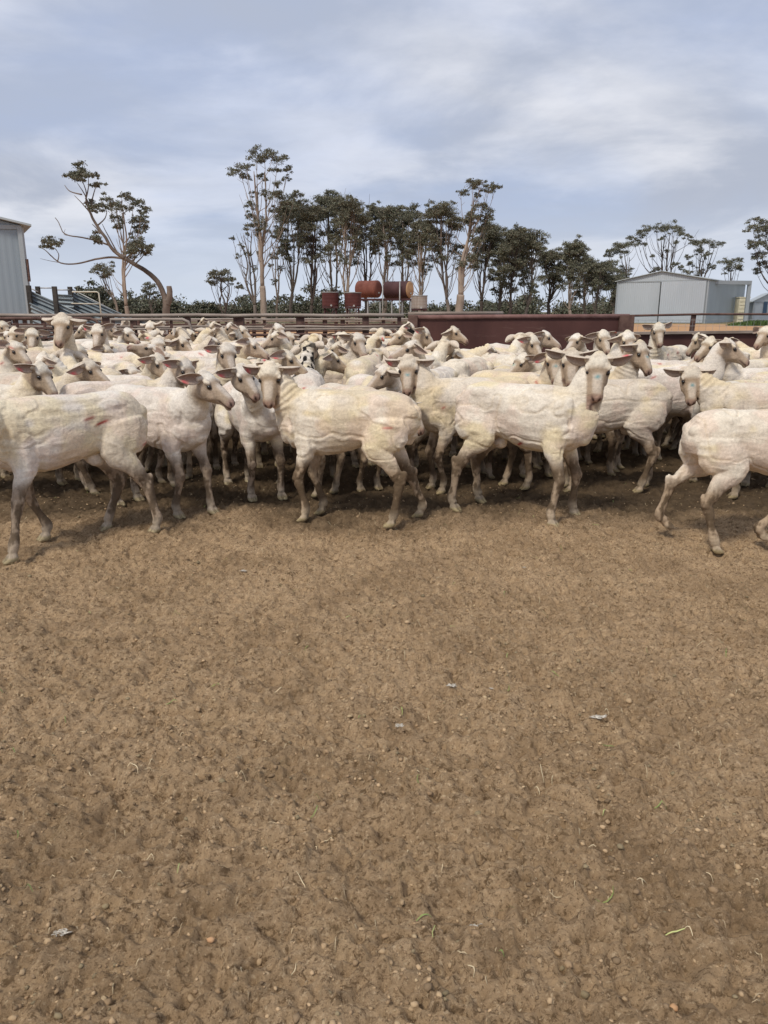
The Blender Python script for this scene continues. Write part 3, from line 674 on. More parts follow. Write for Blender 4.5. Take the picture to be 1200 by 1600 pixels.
def shed(name, label, A, B, Cc, ze, zr, door=None, loc_g=0, dep=.014, wall=zinc, side=zinc_d, over=.25):
    """A front-left, B front-right, Cc back-right corners in xy"""
    A, B, Cc = Vector(A), Vector(B), Vector(Cc); D = A + (Cc - B); o = Vector((A.x, A.y)); e = empty(name, (A.x, A.y, loc_g)); tag(e, label, 'shed')
    A, B, Cc, D = A-o, B-o, Cc-o, D-o; Mf, Mb = (A+B)/2, (D+Cc)/2
    m = MB(); corr(m, A, Mf, 0, ze, 0, zr, dep=dep); corr(m, Mf, B, 0, zr, 0, ze, dep=dep); m.build('front_wall', wall, e)
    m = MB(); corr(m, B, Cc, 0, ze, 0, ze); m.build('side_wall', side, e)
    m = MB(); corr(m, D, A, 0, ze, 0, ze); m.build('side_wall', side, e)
    m = MB(); corr(m, Cc, Mb, 0, ze, 0, zr); corr(m, Mb, D, 0, zr, 0, ze); m.build('back_wall', wall, e)
    f = (A-D).normalized()*over; s_ = (B-A).normalized()*over; dz = (zr-ze)/((B-A).length/2)*over
    for (P, Q, sg) in ((A+D*0, D, -1), (B, Cc, 1)):
        m = MB(); e1, e2 = P+f+s_*sg, Q-f+s_*sg; r1, r2 = Mf+f, Mb-f; t = .06
        m.poly8([(e1.x, e1.y, ze-dz+.02), (r1.x, r1.y, zr+.02), (r2.x, r2.y, zr+.02), (e2.x, e2.y, ze-dz+.02), (e1.x, e1.y, ze-dz+t+.02), (r1.x, r1.y, zr+t+.02), (r2.x, r2.y, zr+t+.02), (e2.x, e2.y, ze-dz+t+.02)]); m.build('roof_side', roofm, e)
    n = Vector(((B-A).y, -(B-A).x)).normalized()
    m = MB()
    for P, Q in ((A, B),):
        p, q = P + n*.05, Q + n*.05; m.poly8([(p.x, p.y, ze-.12), (q.x, q.y, ze-.12), (q.x-n.x*.04, q.y-n.y*.04, ze-.12), (p.x-n.x*.04, p.y-n.y*.04, ze-.12), (p.x, p.y, ze), (q.x, q.y, ze), (q.x-n.x*.04, q.y-n.y*.04, ze), (p.x-n.x*.04, p.y-n.y*.04, ze)])
    m.build('door_track', trimm, e)
    for c_ in (A, B): m = MB(); q = c_ + n*.035; m.box(q.x-.07, q.x+.07, q.y-.07, q.y+.07, 0, ze-.02); m.build('corner_flashing', trimm, e)
    return e, A, B, Cc, D, n
W2 = lambda px, Y: (gX(px, Y), Y)
gz = float(zg(50))
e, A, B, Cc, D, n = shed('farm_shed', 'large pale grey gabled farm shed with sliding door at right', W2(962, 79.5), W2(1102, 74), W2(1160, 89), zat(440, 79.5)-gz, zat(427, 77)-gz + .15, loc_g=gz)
ze = zat(440, 79.5) - gz; p = A.lerp(B, .5) + n*.10; q = A.lerp(B, .985) + n*.10
m = MB(); corr(m, p, q, .05, ze-.12, .05, ze-.12, .2, .02); dr = m.build('sliding_door', paint('door_sheet', (.43, .47, .51), (.50, .54, .58)), e)
m = MB(); m.box(p.x-.06, p.x+.03, p.y-.05, p.y+.0, .05, ze-.13); m.build('door_edge', darkm, dr)
# lean-to frame beside it
e = empty('steel_frame', (gX(1166, 78), 78, gz)); tag(e, 'pale steel portal frame standing off the right side of the grey shed', 'frame')
x0 = gX(1166, 78); h_ = zat(439, 78) - gz; xl = gX(1106, 76)-x0
m = MB(); m.box(-.17, .17, -.12, .12, 0, h_); m.build('column', trimm, e)
m = MB(); m.poly8([(xl, -1.9, h_-.35), (.17, -.1, h_-.35), (.17, .1, h_-.35), (xl, -1.7, h_-.35), (xl, -1.9, h_-.02), (.17, -.1, h_+.02), (.17, .1, h_+.02), (xl, -1.7, h_-.02)]); m.build('beam', trimm, e)
e, A, B, Cc, D, n = shed('small_shed', 'small grey gabled shed with dark side opening cut by the right edge', W2(1176, 88), W2(1226, 90), W2(1210, 99), zat(471, 88)-gz, zat(457, 88)-gz, loc_g=gz, over=.3)
m = MB(); zz_ = zat(471, 88)-gz
for a_, b_ in ((.30, .42), (.5, .62)):
    p, q = A.lerp(B, a_)+n*.06, A.lerp(B, b_)+n*.06
    m = MB(); m.poly8([(p.x, p.y, .9), (q.x, q.y, .9), (q.x, q.y+.03, .9), (p.x, p.y+.03, .9), (p.x, p.y, zz_), (q.x, q.y, zz_), (q.x, q.y+.03, zz_), (p.x, p.y+.03, zz_)]); m.build('door', simple('blue_door', (.05, .09, .15), (.08, .13, .2), 1), e)
m = MB(); xl = gX(1157, 90) - gX(1176, 88); m.box(xl, -.1, 1.2, 1.26, 0, zz_-.1); m.build('open_bay', darkm, e)
m = MB(); m.poly8([(xl-.2, .8, zz_-.1), (0, .3, zz_-.1), (.8, 8, zz_-.1), (xl-.2, 8, zz_-.1), (xl-.2, .8, zz_-.02), (0, .3, zz_+.02), (.9, 8, zat(457, 88)-gz), (xl+.5, 8, zat(457, 88)-gz)]); m.build('lean_to_roof', roofm, e)
m = MB(); m.box(-.55, .55, -.5, .5, .1, 2.5); m.box(-.6, .6, -.55, .55, 0, .1); m.box(-.6, .6, -.55, .55, 2.5, 2.6)
for k in range(6): m.box(-.5, .5, -.54, -.505, .3+k*.36, .5+k*.36)
o = m.build('storage_cabinet', simple('cream_paint', (.62, .57, .42), (.7, .65, .5), 2), loc=(gX(1158, 84), 84, gz)); tag(o, 'tall cream ribbed cabinet between the large grey shed and the small shed', 'cabinet')
# left shed
gz2 = float(zg(25)); ze = zat(352, 25) - gz2; x1 = gX(47, 25)
A, B = (x1 - 11.0, 22.6), (x1, 25.0); slope = math.tan(R(13))
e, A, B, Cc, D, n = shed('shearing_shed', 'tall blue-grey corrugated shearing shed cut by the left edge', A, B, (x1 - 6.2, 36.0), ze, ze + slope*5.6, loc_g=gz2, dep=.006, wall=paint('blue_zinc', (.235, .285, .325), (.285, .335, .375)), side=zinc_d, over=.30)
m = MB(); m.tube([(B.x+.12, B.y-.05, zat(405, 25)-gz2), (B.x+.12, B.y-.05, zat(440, 25)-gz2)][::-1], .04, 6); m.build('downpipe', rust, e)
# loading ramp
Yr_ = 23.0; rx0 = gX(49, Yr_); e = empty('loading_ramp', (rx0, Yr_, float(zg(Yr_)))); tag(e, 'sheep loading ramp with sloping corrugated iron sides beside the left shed', 'ramp')
grz = float(zg(Yr_)); iron = simple('old_iron', (.12, .15, .17), (.27, .31, .33), 1.2, .5, .5, .3, .1, .004)
def slope_panel(px0, py0, px1, py1, Y, h, name='side_sheet'):
    x0_, x1_ = gX(px0, Y)-rx0, gX(px1, Y)-rx0; z0_, z1_ = zat(py0, Y)-grz, zat(py1, Y)-grz; m = MB(); k = int(h/.12*4); s = 0; nseg = 6
    for i in range(k+1):
        off = .035 * math.sin(i*math.pi/2)
        for j in range(nseg+1):
            t = j/nseg; m.V.append((x0_+(x1_-x0_)*t, Y-Yr_+off, max(z0_+(z1_-z0_)*t - i*h/k, .0+.001*i)))
    for i in range(k):
        for j in range(nseg): a_ = i*(nseg+1)+j; m.Q.append((a_, a_+nseg+1, a_+nseg+2, a_+1))
    o = m.build(name, iron, e, True)
    m = MB(); m.tube([(x0_, Y-Yr_-.05, z0_+.02), (x1_, Y-Yr_-.05, z1_+.02)], .02, 6); m.build('top_rail', iron, e, True)
slope_panel(49, 455, 200, 524, Yr_, 1.35)
slope_panel(114, 457, 260, 523, Yr_ + 1.6, 1.5)
slope_panel(49, 475, 150, 522, Yr_ - .25, .9)
slope_panel(88, 461, 116, 463, Yr_ + 1.2, 1.2, 'back_sheet')
for px, py, Y in ((49, 446, Yr_-.12), (63, 447.5, Yr_+1.3), (89, 447.5, Yr_-.12), (113, 448, Yr_+1.45)):
    m = MB(); x = gX(px, Y)-rx0; m.box(x-.06, x+.06, Y-Yr_-.05, Y-Yr_+.05, 0, zat(py, Y)-grz); m.build('post', simple('dark_timber', (.03, .028, .026), (.07, .062, .055), 5), e)
for a_, b_, Y in (((49, 449), (63, 456), Yr_+1.2), ((64, 450), (88, 450), Yr_+1.3), ((89, 453), (112, 453), Yr_+1.4), ((114, 451), (186, 490), Yr_+1.55)):
    m = MB(); m.tube([(gX(a_[0], Y)-rx0, Y-Yr_, zat(a_[1], Y)-grz), (gX(b_[0], Y)-rx0, Y-Yr_, zat(b_[1], Y)-grz)], .018, 6); m.build('handrail', galv, e, True)
Y = Yr_ - .4; m = MB(); m.tube([(gX(p_[0], Y)-rx0, Y-Yr_, max(0, zat(p_[1], Y)-grz)) for p_ in ((116, 456), (154, 456), (157, 458), (158, 520))], .02, 6); m.tube([(gX(113, Y)-rx0, Y-Yr_, zat(474, Y)-grz), (gX(156, Y)-rx0, Y-Yr_, zat(475, Y)-grz)], .015, 6); m.build('pipe_hoop', simple('cream_pipe', (.5, .47, .38), (.6, .56, .46), 5), e, True)
# corrugated low wall right of ramp, blue trough
x0 = gX(170, 20); e = empty('iron_panel_fence', (x0, 20, float(zg(20)))); tag(e, 'low fence of horizontal corrugated iron behind the rails, right of the loading ramp', 'fence'); m = MB(); w_ = gX(262, 20)-x0; h_ = zat(499, 20)-float(zg(20)); k = 32
for i in range(k+1): z = h_*i/k; off = .03*math.sin(i*math.pi/2); m.V += [(0, off, z), (w_, off, z)]
for i in range(k): m.Q.append((2*i, 2*i+1, 2*i+3, 2*i+2))
m.build('sheet', iron, e, True)
for px in (172, 216, 260): m = MB(); x = gX(px, 20)-x0; m.box(x-.04, x+.04, -.1, -.04, 0, h_+.03); m.build('post', rust, e)
m = MB(); h_ = zat(516, 14.5)-float(zg(14.5)); w_ = gX(154, 14.5)-gX(126, 14.5)
m.poly8([(0,0,.0),(w_,0,0),(w_,.5,0),(0,.5,0),(-.05,-.05,h_),(w_+.05,-.05,h_),(w_+.05,.55,h_),(-.05,.55,h_)]); m.box(-.08, w_+.08, -.08, -.05, h_-.05, h_)
tag(m.build('drum', simple('blue_plastic', (.02, .06, .16), (.03, .08, .2), 2, .5), loc=(gX(126, 14.5), 14.5, float(zg(14.5)))), 'dark blue tub behind the left gate rails', 'tub')
# ------------------------------------------------------------------ tanks
redr = simple('red_rust', (.13, .042, .030), (.22, .082, .058), 1.1, .8, .3, 0, .3, .01); drk = simple('dark_rust', (.045, .020, .022), (.085, .04, .04), 1.1, .8, .3, 0, .3, .01)
och = simple('ochre_end', (.33, .18, .09), (.52, .33, .18), 1.5, .8, .3, 0, .2, .01, (1, 1, 1)); mar = simple('maroon_tank', (.065, .020, .020), (.11, .035, .03), 1.3, .75)
zt2 = simple('weathered_zinc', (.24, .20, .17), (.40, .36, .32), 3, .6, .4, .2, .1, .01, (2, 2, .2)); stl = simple('grey_steel', (.20, .20, .20), (.34, .34, .33), 2)
YT = 60.0; gt = float(zg(YT))
def htank(px0, px1, pyc, rad, yaw, mat, endm, label):
    L_ = ((gX(px1, YT) - gX(px0, YT)) - 2*rad*abs(math.sin(R(yaw)))) / math.cos(R(yaw)); c = Vector(((gX(px0, YT)+gX(px1, YT))/2, YT, zat(pyc, YT))); e = empty('fuel_tank', c, R(yaw)); tag(e, label, 'tank', 'rusty drum tanks on the high stand')
    m = MB(); n_ = 28; xs_ = [-L_/2, -L_/2+.03, -L_*.17, -L_*.165, -L_*.16, L_*.16, L_*.165, L_*.17, L_/2-.03, L_/2]; rr_ = [rad, rad+.015, rad, rad+.015, rad, rad, rad+.015, rad, rad+.015, rad]
    m.tube([(x, 0, 0) for x in xs_], rr_, n_, False); m.build('shell', mat, e, True)
    for sg, nm in ((-1, mat), (1, endm)):
        m = MB(); m.tube([(sg*(L_/2-.01), 0, 0), (sg*(L_/2+.03), 0, 0), (sg*(L_/2+.06), 0, 0)], [rad*.985, rad*.95, rad*.7], n_); o = m.build('end_cap', nm, e, True)
    m = MB(); m.tube([(L_/2+.06, 0, -rad*.45), (L_/2+.13, 0, -rad*.45)], .07, 8); m.build('outlet', galv, e, True)
    return c, L_
htank(555, 597, 452.0, .63, -30, redr, redr, 'faded red rusty drum tank on the high stand, left of the pair')
htank(598, 646, 453.0, .63, -30, drk, och, 'dark rusted drum tank with ochre round end on the high stand, right of the pair')
ex = gX(553, YT); e = empty('tank_stand', (ex, YT, gt)); tag(e, 'tall spindly steel stand carrying the two drum tanks', 'stand'); ztop = zat(452, YT) - .66 - gt
m = MB(); wS = gX(643, YT)-ex; m.box(0, wS, -1.0, -.86, ztop-.17, ztop-.03); m.box(0, wS, .86, 1.0, ztop-.17, ztop-.03)
for k in range(7): x = wS*k/6; m.box(x-.05, x+.05, -1.02, 1.02, ztop-.23, ztop-.171)
m.build('platform', drk, e)
for k, px in enumerate((556, 575, 594, 612, 628, 641)):
    for y in (-.9, .9): m = MB(); x = gX(px, YT)-ex; m.tube([(x, y, 0), (x, y, ztop-.2)], .055, 6); m.build('leg', stl, e, True)
for px, py in ((598, 438), (624, 440)): m = MB(); x = gX(px, YT)-ex; m.tube([(x, -1.08, 0), (x, -1.08, zat(py, YT)-gt)], .045, 6); m.build('pipe', galv, e, True)
m = MB(); m.tube([(.1, -.92, ztop*.45), (wS-.1, -.92, ztop*.45)], .03, 6); m.build('brace', stl, e, True)
def vtank(pxc, wpx, pyt, pyb, mat, label, name='header_tank'):
    Y = 55.0; g = float(zg(Y)); r = wpx/2/1190*Y; c = (gX(pxc, Y), Y, zat(pyb, Y)); h = zat(pyt, Y) - c[2]; e = empty(name, c); tag(e, label, 'tank')
    m = MB(); k = 8; m.tube([(0, 0, h*i/k) for i in range(k+1)], [r*(1+.012*(i % 2)) for i in range(k+1)], 26); m.build('shell', mat, e, False)
    m = MB(); m.tube([(0, 0, h), (0, 0, h+.06)], r*1.05, 26); m.build('rim', stl, e)
    m = MB(); m.tube([(.1, -r-.0, .05), (.1, -r-.16, .05)], .07, 8); m.build('outlet', galv, e)
    s = empty('tank_stand', (c[0], Y, g)); tag(s, 'braced steel stand under the ' + label.split(' tank')[0] + ' tank', 'stand'); hz_ = c[2]-g
    m = MB(); m.box(-r*.95, r*.95, -r*.95, r*.95, hz_-.14, hz_-.01); m.build('platform', drk, s)
    for sx in (-1, 1):
        for sy in (-1, 1): m = MB(); m.tube([(sx*r*.75, sy*r*.75, 0), (sx*r*.68, sy*r*.68, hz_-.1)], .05, 6); m.build('leg', drk if mat is mar else stl, s, True)
    m = MB(); m.tube([(-r*.7, -r*.74, hz_-.2), (r*.7, -r*.74, hz_*.35)], .03, 5); m.tube([(r*.7, -r*.76, hz_-.2), (-r*.7, -r*.76, hz_*.35)], .03, 5); m.build('cross_brace', drk, s)
vtank(516.5, 25, 457.5, 478.5, mar, 'left small maroon tank left of the high drum tanks')
vtank(551.5, 25, 458, 479, mar, 'second small maroon tank just under the red drum tank')
vtank(655, 24, 463, 482, zt2, 'round pale zinc tank right of the high drum tanks')
# ------------------------------------------------------------------ trees
lf = M_('gum_leaves', .6, .25); at = lf.n('ShaderNodeAttribute', attribute_name='Col'); lf.col(at.outputs[0])
def bark(name, a, b): return simple(name, a, b, .9, .85, .15, 0, .3, .02, (1, 1, .35))
bark_pale = bark('pale_bark', (.20, .155, .12), (.42, .34, .28)); bark_dark = bark('dark_bark', (.055, .043, .036), (.13, .10, .085)); bark_grey = bark('grey_bark', (.13, .105, .09), (.26, .215, .18))
def leaves(clumps, seed, tone=(.145, .142, .098), size=.14, dens=600, flat=.78, sat=4):
    """clumps: (x,y,z,r). leaf faces spread through flattened domes made of smaller bunches"""
    rs = np.random.RandomState(seed); Vs, Cs = [], []
    full = []
    for (x, y, z, r) in clumps:
        full.append((x, y, z, r))
        for _ in range(sat):
            o_ = nrmz(rs.normal(size=3)) * r * rs.uniform(.7, 1.5); full.append((x+o_[0], y+o_[1], z+o_[2]*.75, r*rs.uniform(.3, .62)))
    for (x, y, z, r) in full:
        r = r*1.12; nb = max(5, int(9 + 7*r)); bu = nrmz(rs.normal(size=(nb, 3))); bu[:, 2] = np.abs(bu[:, 2])*.95 - .22
        bc = bu * (r * rs.uniform(.35, .85, (nb, 1))) * [1, 1, flat]; br = r * rs.uniform(.30, .62, nb); btone = rs.uniform(.82, 1.15, nb)
        n = int(dens * r ** 1.7 * rs.uniform(.8, 1.15)) + 20; k = rs.randint(nb, size=n)
        d = nrmz(rs.normal(size=(n, 3))) * (rs.rand(n, 1) ** .6); d[:, 2] *= .62
        P = bc[k] + d * br[k][:, None] + [x, y, z]
        hang = nrmz(rs.normal(size=(n, 3)) + [0, 0, -.7]); sd_ = nrmz(np.cross(hang, rs.normal(size=(n, 3))))
        L_ = size * rs.uniform(.6, 1.25, (n, 1)); Wd = L_ * rs.uniform(.18, .36, (n, 1))
        Vs.append(np.stack([P - sd_*Wd*.3, P + hang*L_*.5 - sd_*Wd, P + hang*L_, P + hang*L_*.5 + sd_*Wd], 1).reshape(-1, 3))
        t = np.array(tone) * (btone[k] * rs.uniform(.7, 1.35, n))[:, None] * (1 + rs.uniform(-.12, .16, (n, 3)) * [1, .4, .5])
        Cs.append(np.repeat(t, 4, 0))
    V = np.vstack(Vs); return V, np.arange(len(V)).reshape(-1, 4), np.vstack(Cs)
def limb(m, pts, r0, r1, seed=0, wob=.05, n=7, seg=10):
    r = random.Random(seed); P = catmull(np.array([tuple(p) for p in pts]), max(2, seg // max(1, len(pts)-1))); k = len(P); out = []
    Ln = np.linalg.norm(P[-1]-P[0])
    for i, p in enumerate(P):
        t = i/(k-1); w_ = wob*Ln*math.sin(math.pi*t)
        out.append((p[0]+r.uniform(-1, 1)*w_, p[1]+r.uniform(-1, 1)*w_, p[2]))
    m.tube(out, [r0 + (r1-r0)*(i/(k-1))**.8 for i in range(k)], n)
    return out
def gum(pxb, Y, label, name='gum_tree', pyt=330, hw=30, pcrown=None, ncl=16, stems=2, lean=0, seed=0, r0=.22, bk=None, tone=(.145, .142, .098), clumps=None, rcl=(1.0, 1.7), umb=.5, group='gum trees beyond the yards', low=.35, twigs=8, dens=540, bpx=None):
    """clumps optional: (px,py,r px). Otherwise domes are spread through the crown"""
    rn = random.Random(seed*7+1); g = float(zg(Y)); x0 = gX(pxb, Y); e = empty(name, (x0, Y, g)); tag(e, label, 'tree', group)
    s = Y/1190.0; H_ = zat(pyt, Y) - g; W_ = hw*s; bk = bk or rn.choice((bark_pale, bark_dark, bark_grey)); cx_ = (pcrown - pxb)*s if pcrown else lean*s
    cl = []
    if clumps:
        for (px, py, r) in clumps:
            p = pt(px, py, Y); cl.append((p.x - x0, rn.uniform(-.5, .5)*W_*.8, p.z - g, r*s))
    else:
        for i in range(ncl):
            t = ((i+.5)/ncl) ** umb; zz_ = H_*(low + (1-low)*t); wv = W_ * (.35 + .65*math.sin(math.pi*min(1, .18 + .72*t)))
            a = rn.uniform(0, 6.28); q = rn.uniform(.15, 1) ** .6; r = rn.uniform(*rcl) * (.6 + .4*t)
            cl.append((cx_*t + wv*q*math.cos(a), wv*q*math.sin(a)*.9, min(zz_, H_ - r*.55), r))
    # stems
    m = MB(); tops = []; fz = H_ * rn.uniform(.10, .26)
    base = [(0, 0, -.2), (cx_*.04 + rn.uniform(-.1, .1), 0, fz*.5), (cx_*.12 + rn.uniform(-.2, .2), 0, fz)]
    if stems == 1: base = base[:2]; fz = fz*.5
    limb(m, base, r0, r0*.82, seed, .008, 8)
    paths = []
    for k in range(stems):
        a = rn.uniform(0, 6.28) if stems > 1 else 0; sp = W_*rn.uniform(.15, .42)*(1 if stems > 1 else .1); a = a if stems < 3 else 6.28*k/stems + rn.uniform(-.4, .4)
        P0 = np.array(base[-1]); P3 = np.array([cx_*.92 + sp*math.cos(a), sp*math.sin(a), H_*rn.uniform(.80, .93)]); 
        P1 = P0*.66 + P3*.34 + np.array([math.cos(a)*sp*.22 + rn.uniform(-.25, .25), 0, 0]); P2 = P0*.33 + P3*.67 + np.array([rn.uniform(-.3, .3), rn.uniform(-.3, .3), 0])
        rb = r0*(.82 if stems == 1 else .62); o = limb(m, [P0, P1, P2, P3], rb, .035, seed+k, .006, 7, 18); paths.append((np.array(o), rb))
    for j, (x, y, z, r) in enumerate(cl):
        nsub = 2 if r > .9 else 1
        best = None
        for P, rb in paths:
            zt_ = max(fz, z - (1.2 + rn.uniform(.6, 1.0) * math.hypot(x - P[-1][0], y - P[-1][1]) + .14*H_))
            i = int(np.argmin(np.abs(P[:, 2] - zt_))); d = math.hypot(P[i][0]-x, P[i][1]-y)
            if best is None or d < best[0]: best = (d, P[i], rb*(1 - .85*(i/len(P))))
        A = best[1]; ra = max(.03, min(best[2]*.75, .035 + .02*r))
        for k in range(nsub + (r > 1.3)):
            ex_, ey_ = x + rn.uniform(-.45, .45)*r, y + rn.uniform(-.45, .45)*r; B = np.array([ex_, ey_, z + .12*r]); M1 = A + (B-A)*.45 + np.array([(B-A)[0]*.16, (B-A)[1]*.16, -abs(B-A)[2]*.05])
            limb(m, [A, M1, B], ra, .016, seed*31+j*3+k, .012, 5, 8)
            for q in range(2):
                t = rn.uniform(.5, .8); T0 = M1*(1-t)+B*t; limb(m, [T0, T0 + np.array([rn.uniform(-.8, .8)*r, rn.uniform(-.8, .8)*r, rn.uniform(.1, .5)*r+.2])], .018, .008, q, 0, 4, 2)
    for k in range(twigs):
        P, rb = paths[k % len(paths)]; i = rn.randint(int(len(P)*.15), len(P)-3); A = P[i]; a = rn.uniform(0, 6.28); d = W_*rn.uniform(.3, .8)
        B = A + np.array([math.cos(a)*d, math.sin(a)*d, d*rn.uniform(.8, 1.9)]); M1 = (A+B)/2 + np.array([math.cos(a)*d*.14, 0, -.1*d]); limb(m, [A, M1, B], .04, .010, k, .02, 4, 7)
    m.build('trunk', bk, e, True)
    V, Q, Cc = leaves(cl, seed + 11, tone, dens=dens); mk('crown', V, Q, None, (lf.m,), parent=e, cols=Cc, smooth=False)
    return e
# --- leaning tree at left: explicit limbs
Yt = 62.0; g = float(zg(Yt)); x0 = gX(262, Yt); e = empty('gum_tree', (x0, Yt, g)); tag(e, 'gum tree leaning far to the left from a broken stump, long bare lower limb', 'tree')
def pp(px, py, dy=0): p = pt(px, py, Yt); return np.array([p.x-x0, dy, p.z-g])
m = MB(); k = Yt/1190
limb(m, [pp(259, 500), pp(260, 480), pp(260, 468)], .30, .29, 1, .01, 9)
limb(m, [pp(261, 476), pp(265, 462), pp(264, 447)], .30, .20, 2, .02, 8)          # broken stub
limb(m, [pp(260, 472), pp(255, 458), pp(246, 440), pp(230, 425), pp(212, 414), pp(196, 404)], .24, .15, 3, .004, 9, 24)
limb(m, [pp(196, 404), pp(178, 392), pp(165, 372), pp(151, 352), pp(142, 335), pp(136, 318)], .15, .085, 4, .006, 8, 20)
limb(m, [pp(198, 405), pp(175, 402), pp(150, 405), pp(120, 412), pp(95, 411), pp(78, 398)], .10, .04, 5, .006, 7, 20)
limb(m, [pp(80, 400), pp(72, 392), pp(66, 388)], .05, .02, 6, .01, 5); limb(m, [pp(90, 408), pp(92, 398), pp(86, 388)], .05, .02, 7, .01, 5); limb(m, [pp(98, 411), pp(80, 408), pp(63, 404)], .03, .01, 8, .01, 4)
limb(m, [pp(170, 383), pp(150, 376), pp(128, 371), pp(108, 368), pp(98, 362), pp(92, 348), pp(86, 340)], .07, .025, 9, .006, 6, 22)
limb(m, [pp(108, 368), pp(100, 366), pp(102, 358)], .03, .01, 10, .01, 4)
for j, q in enumerate([[(136, 318), (128, 300), (118, 285)], [(137, 320), (137, 298), (128, 276)], [(138, 325), (143, 300), (149, 283)], [(130, 305), (112, 300), (103, 290)], [(136, 312), (140, 296), (140, 276)], [(142, 335), (128, 318), (115, 305)],
     [(150, 352), (162, 340), (165, 325)], [(158, 365), (152, 362), (146, 370)], [(212, 414), (222, 404), (232, 392)], [(196, 404), (204, 396), (204, 384)], [(205, 410), (215, 398), (222, 388)], [(185, 398), (176, 380), (165, 360), (160, 350)], [(165, 372), (150, 356), (144, 350)]]):
    limb(m, [pp(a, b, random.Random(j).uniform(-.5, .5)) for a, b in q], .07, .018, 20+j, .01, 5, 8)
m.build('trunk', bark('leaning_bark', (.085, .066, .055), (.22, .175, .145)), e, True)
cl = []
rn = random.Random(9)
for px, py, r in [(118, 272, 13), (132, 270, 11), (125, 282, 9), (147, 285, 8), (143, 278, 6), (150, 274, 4), (140, 322, 9), (150, 325, 8), (160, 322, 7), (148, 371, 9), (156, 374, 7), (80, 377, 11), (68, 384, 7), (92, 380, 7), (205, 383, 11), (220, 382, 12), (232, 388, 9), (213, 392, 10), (226, 396, 9), (200, 390, 7)]:
    q = pp(px, py, rn.uniform(-1, 1)); cl.append((q[0], q[1], q[2], r*k))
V, Q, Cc = leaves(cl, 5, (.145, .142, .098), dens=680, flat=.6); mk('crown', V, Q, None, (lf.m,), parent=e, cols=Cc, smooth=False)
gum(200, 66, 'slender pale-trunked gum tree standing behind the leaning tree', pyt=300, clumps=[(176, 318, 12), (188, 330, 12), (165, 312, 8), (186, 345, 10), (205, 318, 11), (198, 308, 9), (216, 315, 8), (228, 327, 8), (212, 345, 13), (220, 355, 9), (186, 355, 7), (224, 340, 8), (213, 362, 8)], hw=30, stems=2, seed=2, r0=.22, bk=bark_pale, twigs=10)
gum(186, 70, 'small wispy gum tree with one tuft leaning left of the slender trunk', pyt=410, clumps=[(160, 418, 13), (150, 422, 8), (172, 424, 8), (165, 428, 8)], hw=14, stems=2, seed=3, r0=.12, bk=bark_grey, twigs=6, lean=-22)
gum(238, 80, 'small dark round-crowned tree behind the broken stump', pyt=440, clumps=[(228, 452, 9), (240, 448, 8), (232, 460, 8), (244, 458, 6)], hw=10, stems=1, seed=4, r0=.12, bk=bark_dark, twigs=3)
gum(352, 72, 'small round-headed gum with bare curved twigs between bushes left of the tallest gum', pyt=418, clumps=[(335, 430, 10), (350, 427, 11), (343, 438, 10), (328, 440, 7), (360, 435, 7), (372, 448, 6)], hw=24, stems=3, seed=5, r0=.14, bk=bark_dark, twigs=14)
gum(401, 76, 'nearly bare gum with thin upright branches, left of the tallest gum', pyt=345, clumps=[(378, 385, 4), (372, 400, 4), (390, 395, 5), (398, 420, 4), (362, 372, 3), (384, 365, 3), (404, 395, 4)], hw=32, stems=3, seed=6, r0=.20, bk=bark_grey, twigs=22, lean=-16, dens=260)
gum(412, 74, 'tallest gum tree with flat-topped crown and stout pale trunk', pyt=237, clumps=[(400, 247, 14), (418, 245, 14), (434, 250, 13), (375, 265, 13), (382, 276, 8), (407, 276, 8), (388, 262, 6), (430, 268, 7), (449, 264, 5), (437, 290, 8), (424, 305, 11), (440, 308, 12), (460, 305, 12), (452, 318, 9), (395, 322, 10), (400, 340, 12), (412, 352, 12), (393, 352, 9), (432, 330, 9), (440, 345, 10), (396, 300, 6), (445, 275, 5), (402, 365, 7), (432, 372, 6)], hw=42, stems=3, seed=7, r0=.33, bk=bark_pale, twigs=16)
gum(432, 78, 'thin multi-stemmed gum with sparse low leaves, right beside the tallest gum', pyt=360, clumps=[(425, 400, 5), (436, 420, 5), (430, 440, 5), (440, 395, 6), (446, 378, 8), (424, 415, 4)], hw=16, stems=2, seed=8, r0=.14, bk=bark_pale, twigs=10, dens=280)
